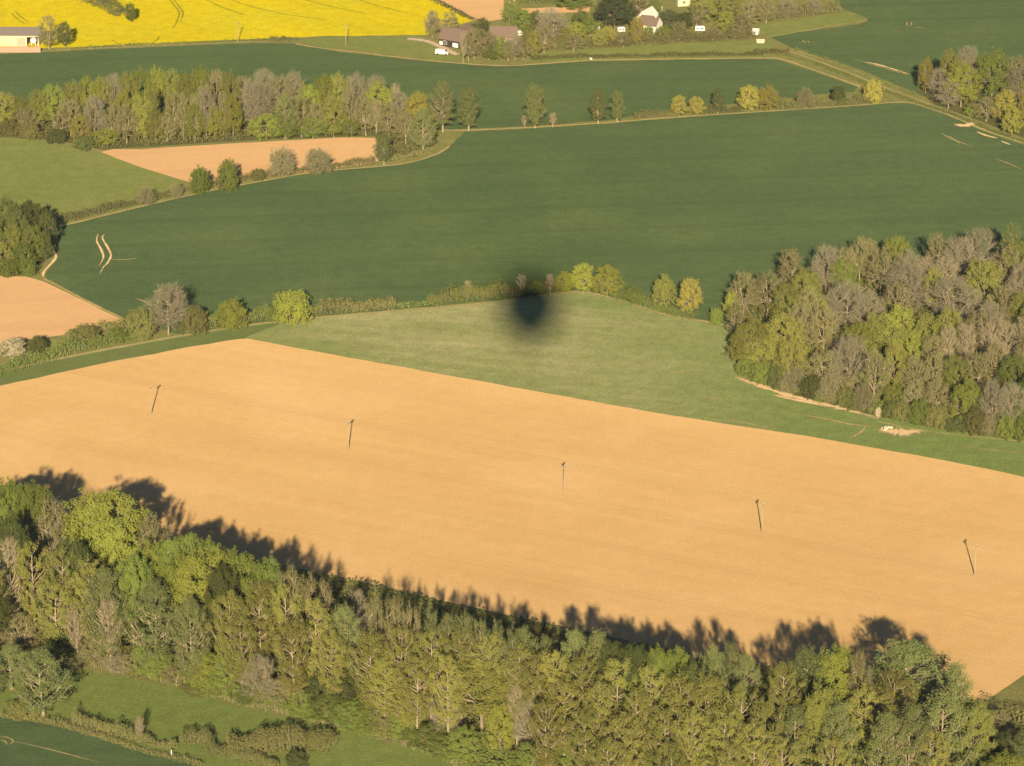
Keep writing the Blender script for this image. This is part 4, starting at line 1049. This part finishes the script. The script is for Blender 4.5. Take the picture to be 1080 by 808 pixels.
# village
for k, x, t, w, b_, lb in [('O', 52, 18, 28, 52, 'drooping brown-olive tree beside the barn'), ('D', 69, 24, 16, 50, 'dark tree right of the drooping tree by the barn'), ('E', 138, 4, 14, 24, 'small green tree at the lower end of the dark hedge in the rapeseed'),
                           ('B', 456, 12, 22, 40, 'bare tree left of the black farmhouse'), ('O', 475, 13, 24, 40, 'brownish tree behind the black farmhouse'), ('T', 489, 34, 10, 66, 'pale forked bare tree right of the black farmhouse'), ('O', 500, 30, 26, 62, 'brown-olive tree at the track right of the farmhouse'), ('O', 516, 34, 26, 63, 'brown-olive tree in front of the brick cottage, left one'), ('E', 528, 40, 26, 63, 'green low tree in front of the brick cottage'), ('B', 543, 36, 22, 63, 'bare tree in front of the brick cottage, right one'), ('E', 537, -2, 20, 26, 'green tree at the top beside the ploughed field'), ('D', 508, 20, 24, 42, 'dark tree behind the farmhouse wing'), ('E', 550, 10, 28, 34, 'green tree below the top ploughed strip, left one'), ('D', 565, 12, 22, 34, 'dark tree below the top ploughed strip'), ('M', 556, 28, 20, 60, 'yellow-olive tree right of the brick cottage'), ('M', 562, 34, 18, 62, 'yellow-olive tree by the small brown roofed cottage'),
                           ('B', 581, 10, 40, 48, 'big spreading bare tree in the village middle'), ('K', 648, -8, 48, 32, 'huge blackish evergreen left of the white house'), ('D', 613, 12, 24, 32, 'dark tree left of the huge evergreen'), ('E', 622, 20, 24, 38, 'green tree under the huge evergreen\'s left side'), ('V', 608, 24, 22, 44, 'yellow-green small tree right of the big bare tree'), ('M', 594, 30, 20, 50, 'yellow-olive garden tree below the big bare tree'), ('Y', 672, 18, 18, 48, 'golden tree left of the white house'), ('E', 684, 28, 16, 46, 'green tree right below the white house'), ('Y', 641, 28, 18, 46, 'golden shrubby tree below the huge evergreen'), ('O', 605, 36, 24, 54, 'brown-olive garden tree above the yellow-olive hedge'), ('O', 574, 28, 24, 56, 'brown-olive tree before the big bare tree'),
                           ('K', 704, 12, 28, 32, 'blackish evergreen right of the white house'), ('D', 720, 14, 24, 32, 'dark low tree right of the blackish evergreen'), ('O', 677, -6, 30, 22, 'brown-olive tree above the white house'), ('M', 742, -8, 36, 24, 'yellow-olive feathery tree at the top, left one'), ('M', 768, -8, 38, 26, 'yellow-olive feathery tree at the top, right one'), ('O', 735, 6, 26, 28, 'brown-olive tree above the long caravan'), ('V', 765, 14, 26, 34, 'rounded lime tree right of the long caravan'), ('O', 790, 0, 30, 28, 'brown-olive tree above the right white shed'), ('O', 780, 16, 28, 34, 'brown-olive tree between lime tree and white shed'), ('E', 690, 0, 20, 22, 'green tree left of the tiny white hut'), ('E', 605, -8, 40, 10, 'green tree at the top edge above the ploughed strip'), ('O', 494, 38, 20, 64, 'brown-olive low tree hiding the farmhouse wing'), ('E', 520, 46, 22, 64, 'green bushy tree below the brick cottage, left one'), ('O', 536, 44, 22, 64, 'brown-olive bushy tree below the brick cottage, right one'), ('O', 552, 40, 20, 63, 'brown-olive bushy tree hiding the small white caravan'), ('M', 632, 33, 20, 50, 'yellow-olive bushy tree before the white shed'), ('O', 658, 34, 20, 50, 'brown-olive bushy tree left of the golden village tree'), ('E', 700, 28, 22, 44, 'green bushy tree below the blackish evergreen'), ('O', 716, 24, 24, 42, 'brown-olive bushy tree left of the long caravan'), ('O', 752, 28, 22, 42, 'brown-olive bushy tree below the rounded lime tree'), ('O', 776, 27, 24, 41, 'brown-olive bushy tree left of the right white shed'), ('O', 808, -2, 28, 24, 'brown-olive tree at the left end of the tall russet hedge'), ('B', 830, 0, 24, 20, 'bare tree in the tall russet hedge, left one'), ('B', 858, 0, 24, 16, 'bare tree in the tall russet hedge, right one')]:
    S('solo', k, x, t, w, None, b_, lb)
S('solo', 'w', 14, 359, 30, None, 374, 'pale blossoming bush in the hedge at the left edge')
# bottom meadow
S('solo', 'T', 148, 756, 12, None, 783, 'small pale sapling standing alone on the bottom hedge')
S('solo', 'd', 312, 795, 26, None, 808, 'small dark bush at the bottom edge of the meadow')
S('solo', 'h', 25, 742, 40, None, 754, 'olive scrub bush beneath the tall tree in the bottom left corner')

# ------------------------------------------------------------------ labels for the trees of the three woods
ORD = ['', 'second', 'third', 'fourth', 'fifth', 'sixth', 'seventh', 'eighth', 'ninth', 'tenth', 'eleventh', 'twelfth', 'thirteenth', 'fourteenth', 'fifteenth', 'sixteenth', 'seventeenth', 'eighteenth', 'nineteenth', 'twentieth', 'twenty-first', 'twenty-second', 'twenty-third', 'twenty-fourth', 'twenty-fifth', 'twenty-sixth', 'twenty-seventh', 'twenty-eighth', 'twenty-ninth', 'thirtieth', 'thirty-first', 'thirty-second', 'thirty-third', 'thirty-fourth', 'thirty-fifth', 'thirty-sixth']
WOODN = {'fw': ('the foreground wood', 'trees of the foreground wood'), 'rw': ('the right-hand wood', 'trees of the right-hand wood'), 'lw': ('the upper left wood', 'trees of the upper left wood'), 'rwfront': ('the right-hand wood', 'bushes fringing the right-hand wood'), 'lwend': ('the upper left wood', 'trees of the upper left wood')}
buckets = {}
for p in PLANTS:
    z = p['zone']
    if z == 'fw':
        tp_ = project((*p['g'], p['h']))
        d = tp_[1] - (540 + p['x'] * .196)
        belt = 'at the sandy-field edge of' if d < 18 else ('in the upper part of' if d < 52 else ('in the middle of' if d < 90 else 'in the lower part of'))
    elif z == 'rw':
        edge = 268 + max(0, (1080 - p['x'])) * .16
        d = p['y'] - edge
        belt = 'along the wheat edge of' if d < 60 else ('in the middle of' if d < 118 else 'on the lower front of')
    elif z == 'lw':
        belt = 'at the back of' if p['y'] < 137 else 'at the front of'
    elif z == 'rwfront': belt = 'fringing the lower front of'
    else: belt = ''
    p['belt'] = belt
    if z in WOODN: p['o']['group'] = WOODN[z][1]
    if p['label']:
        p['o']['label'] = p['label']
    else:
        buckets.setdefault((z, p['kind'], belt), []).append(p)
for (z, k, belt), ps in buckets.items():
    ps.sort(key=lambda p: p['x'])
    wood = WOODN[z][0]
    parts = [(wood, ps)]
    if len(ps) > 9:
        parts = [(wood + "'s " + nm + ' third', [p for p in ps if a <= p['x'] < b]) for nm, a, b in
                 ((('left', -999, 360), ('central', 360, 720), ('right', 720, 2000)) if z == 'fw' else (('left', -999, 870), ('central', 870, 985), ('right', 985, 2000)) if z == 'rw' else (('left', -999, 150), ('central', 150, 290), ('right', 290, 2000)))]
    for where, pp in parts:
        n = len(pp)
        for i, p in enumerate(pp):
            lb = p['desc']
            if n > 1:
                lb += ', leftmost' if i == 0 else ', rightmost' if i == n - 1 else f', {ORD[min(i, 35)]} from left'
            lb += (', ' if n > 1 else ' ') + belt + ' ' + where
            p['o']['label'] = lb

# ------------------------------------------------------------------ the balloon the picture is taken from; its shadow falls on the fields
sun_dir = ray(562, 361).normalized()       # the way the light travels
hit = G(559, 322, 1.5)
bx_y = -1.7
s_ = (hit.y - bx_y) / sun_dir.y
cen = hit - sun_dir * s_
bal = empty('hot_air_balloon', (cen.x, bx_y, HC - 1.5)); tag(bal, 'hot air balloon whose round shadow falls on the green field', 'balloon')
zc = cen.z - (HC - 1.5)
RB = 10.0
ENV = plain_mat('balloon_fabric', (.42, .06, .05), (.36, .05, .04), .6, .6)
prof = []
for i in range(19):
    th = math.pi * i / 18
    rr = RB * math.sin(th)
    zz = RB * math.cos(th)
    if zz < 0:
        rr = RB * (1 - (min(1, -zz / (RB * 1.12))) ** 1.7) + .9 * (-zz / RB); zz *= 1.12
    prof.append((max(.05, rr), zc + zz))
mb = MB(); mb.tube([(0, 0, z) for _, z in prof], [r for r, _ in prof], 28); mb.build('envelope', ENV, bal)
WICK = plain_mat('wicker', (.30, .20, .11), (.20, .13, .07), 8, .9, (1, 1, 4))
mb = MB(); mb.box(-.9, -.6, 0, .9, .6, .06); mb.box(-.9, -.6, .06, .9, -.54, 1.15); mb.box(-.9, .54, .06, .9, .6, 1.15); mb.box(-.9, -.54, .06, -.84, .54, 1.15); mb.box(.84, -.54, .06, .9, .54, 1.15)
mb.build('basket', WICK, bal)
mb = MB(); mb.box(-.3, -.2, 2.0, .3, .2, 2.3); mb.build('burner', BLACKB, bal)
for sx_ in (-1, 1):
    for sy_ in (-1, 1):
        mb = MB(); mb.tube([(sx_ * .86, sy_ * .56, 1.15), (sx_ * .9, sy_ * .7, prof[-1][1] + .3)], [.02, .02], 5); mb.build('suspension_cable', DW, bal)

mb = MB(); mb.box(-900, -120, -1, 900, 1750, HC + 40)
hz = NT('thin_air'); pv = hz.n('ShaderNodeVolumePrincipled'); pv.inputs['Color'].default_value = (.80, .88, 1, 1); pv.inputs['Density'].default_value = 0.000022
hz.l(pv.outputs[0], hz.out.inputs['Volume'])
ho = mb.build('haze', hz.m); ho['kind'] = 'stuff'

# ------------------------------------------------------------------ camera, sun, sky
cam = bpy.data.cameras.new('camera'); co = bpy.data.objects.new('camera', cam); C.objects.link(co)
co.location = (0, 0, HC); co.rotation_euler = (math.pi / 2 - PITCH, 0, 0)
cam.sensor_fit = 'HORIZONTAL'; cam.sensor_width = 36; cam.lens = 36 * F / 1080
cam.clip_start = 0.5; cam.clip_end = 30000
scene.camera = co
sun = bpy.data.lights.new('sun', 'SUN'); so = bpy.data.objects.new('sun', sun); C.objects.link(so)
so.rotation_euler = sun_dir.to_track_quat('-Z', 'Y').to_euler()
so.location = (0, -300, 700)
sun.energy = 5.0; sun.angle = R(0.7); sun.color = (1.0, .80, .50)
w = bpy.data.worlds.new('World'); scene.world = w; w.use_nodes = True
nt = w.node_tree; bg = nt.nodes['Background']
sky = nt.nodes.new('ShaderNodeTexSky'); sky.sky_type = 'NISHITA'; sky.sun_disc = False
sky.ozone_density = 3.0; sky.dust_density = 0.4; sky.sun_elevation = math.asin(-sun_dir.z); sky.sun_rotation = math.pi + math.atan2(sun_dir.x, sun_dir.y)
nt.links.new(sky.outputs[0], bg.inputs['Color']); bg.inputs['Strength'].default_value = 0.05
scene.view_settings.view_transform = 'Standard'
scene.view_settings.look = 'None'
scene.view_settings.exposure = 0.95
scene.view_settings.gamma = 1.0
scene.render.engine = 'CYCLES'
scene.cycles.volume_bounces = 0
scene.cycles.max_bounces = 4
scene.cycles.diffuse_bounces = 1
scene.cycles.use_adaptive_sampling = False
scene.cycles.use_denoising = True
scene.cycles.denoising_input_passes = 'RGB_ALBEDO_NORMAL'
scene.cycles.denoising_prefilter = 'ACCURATE'
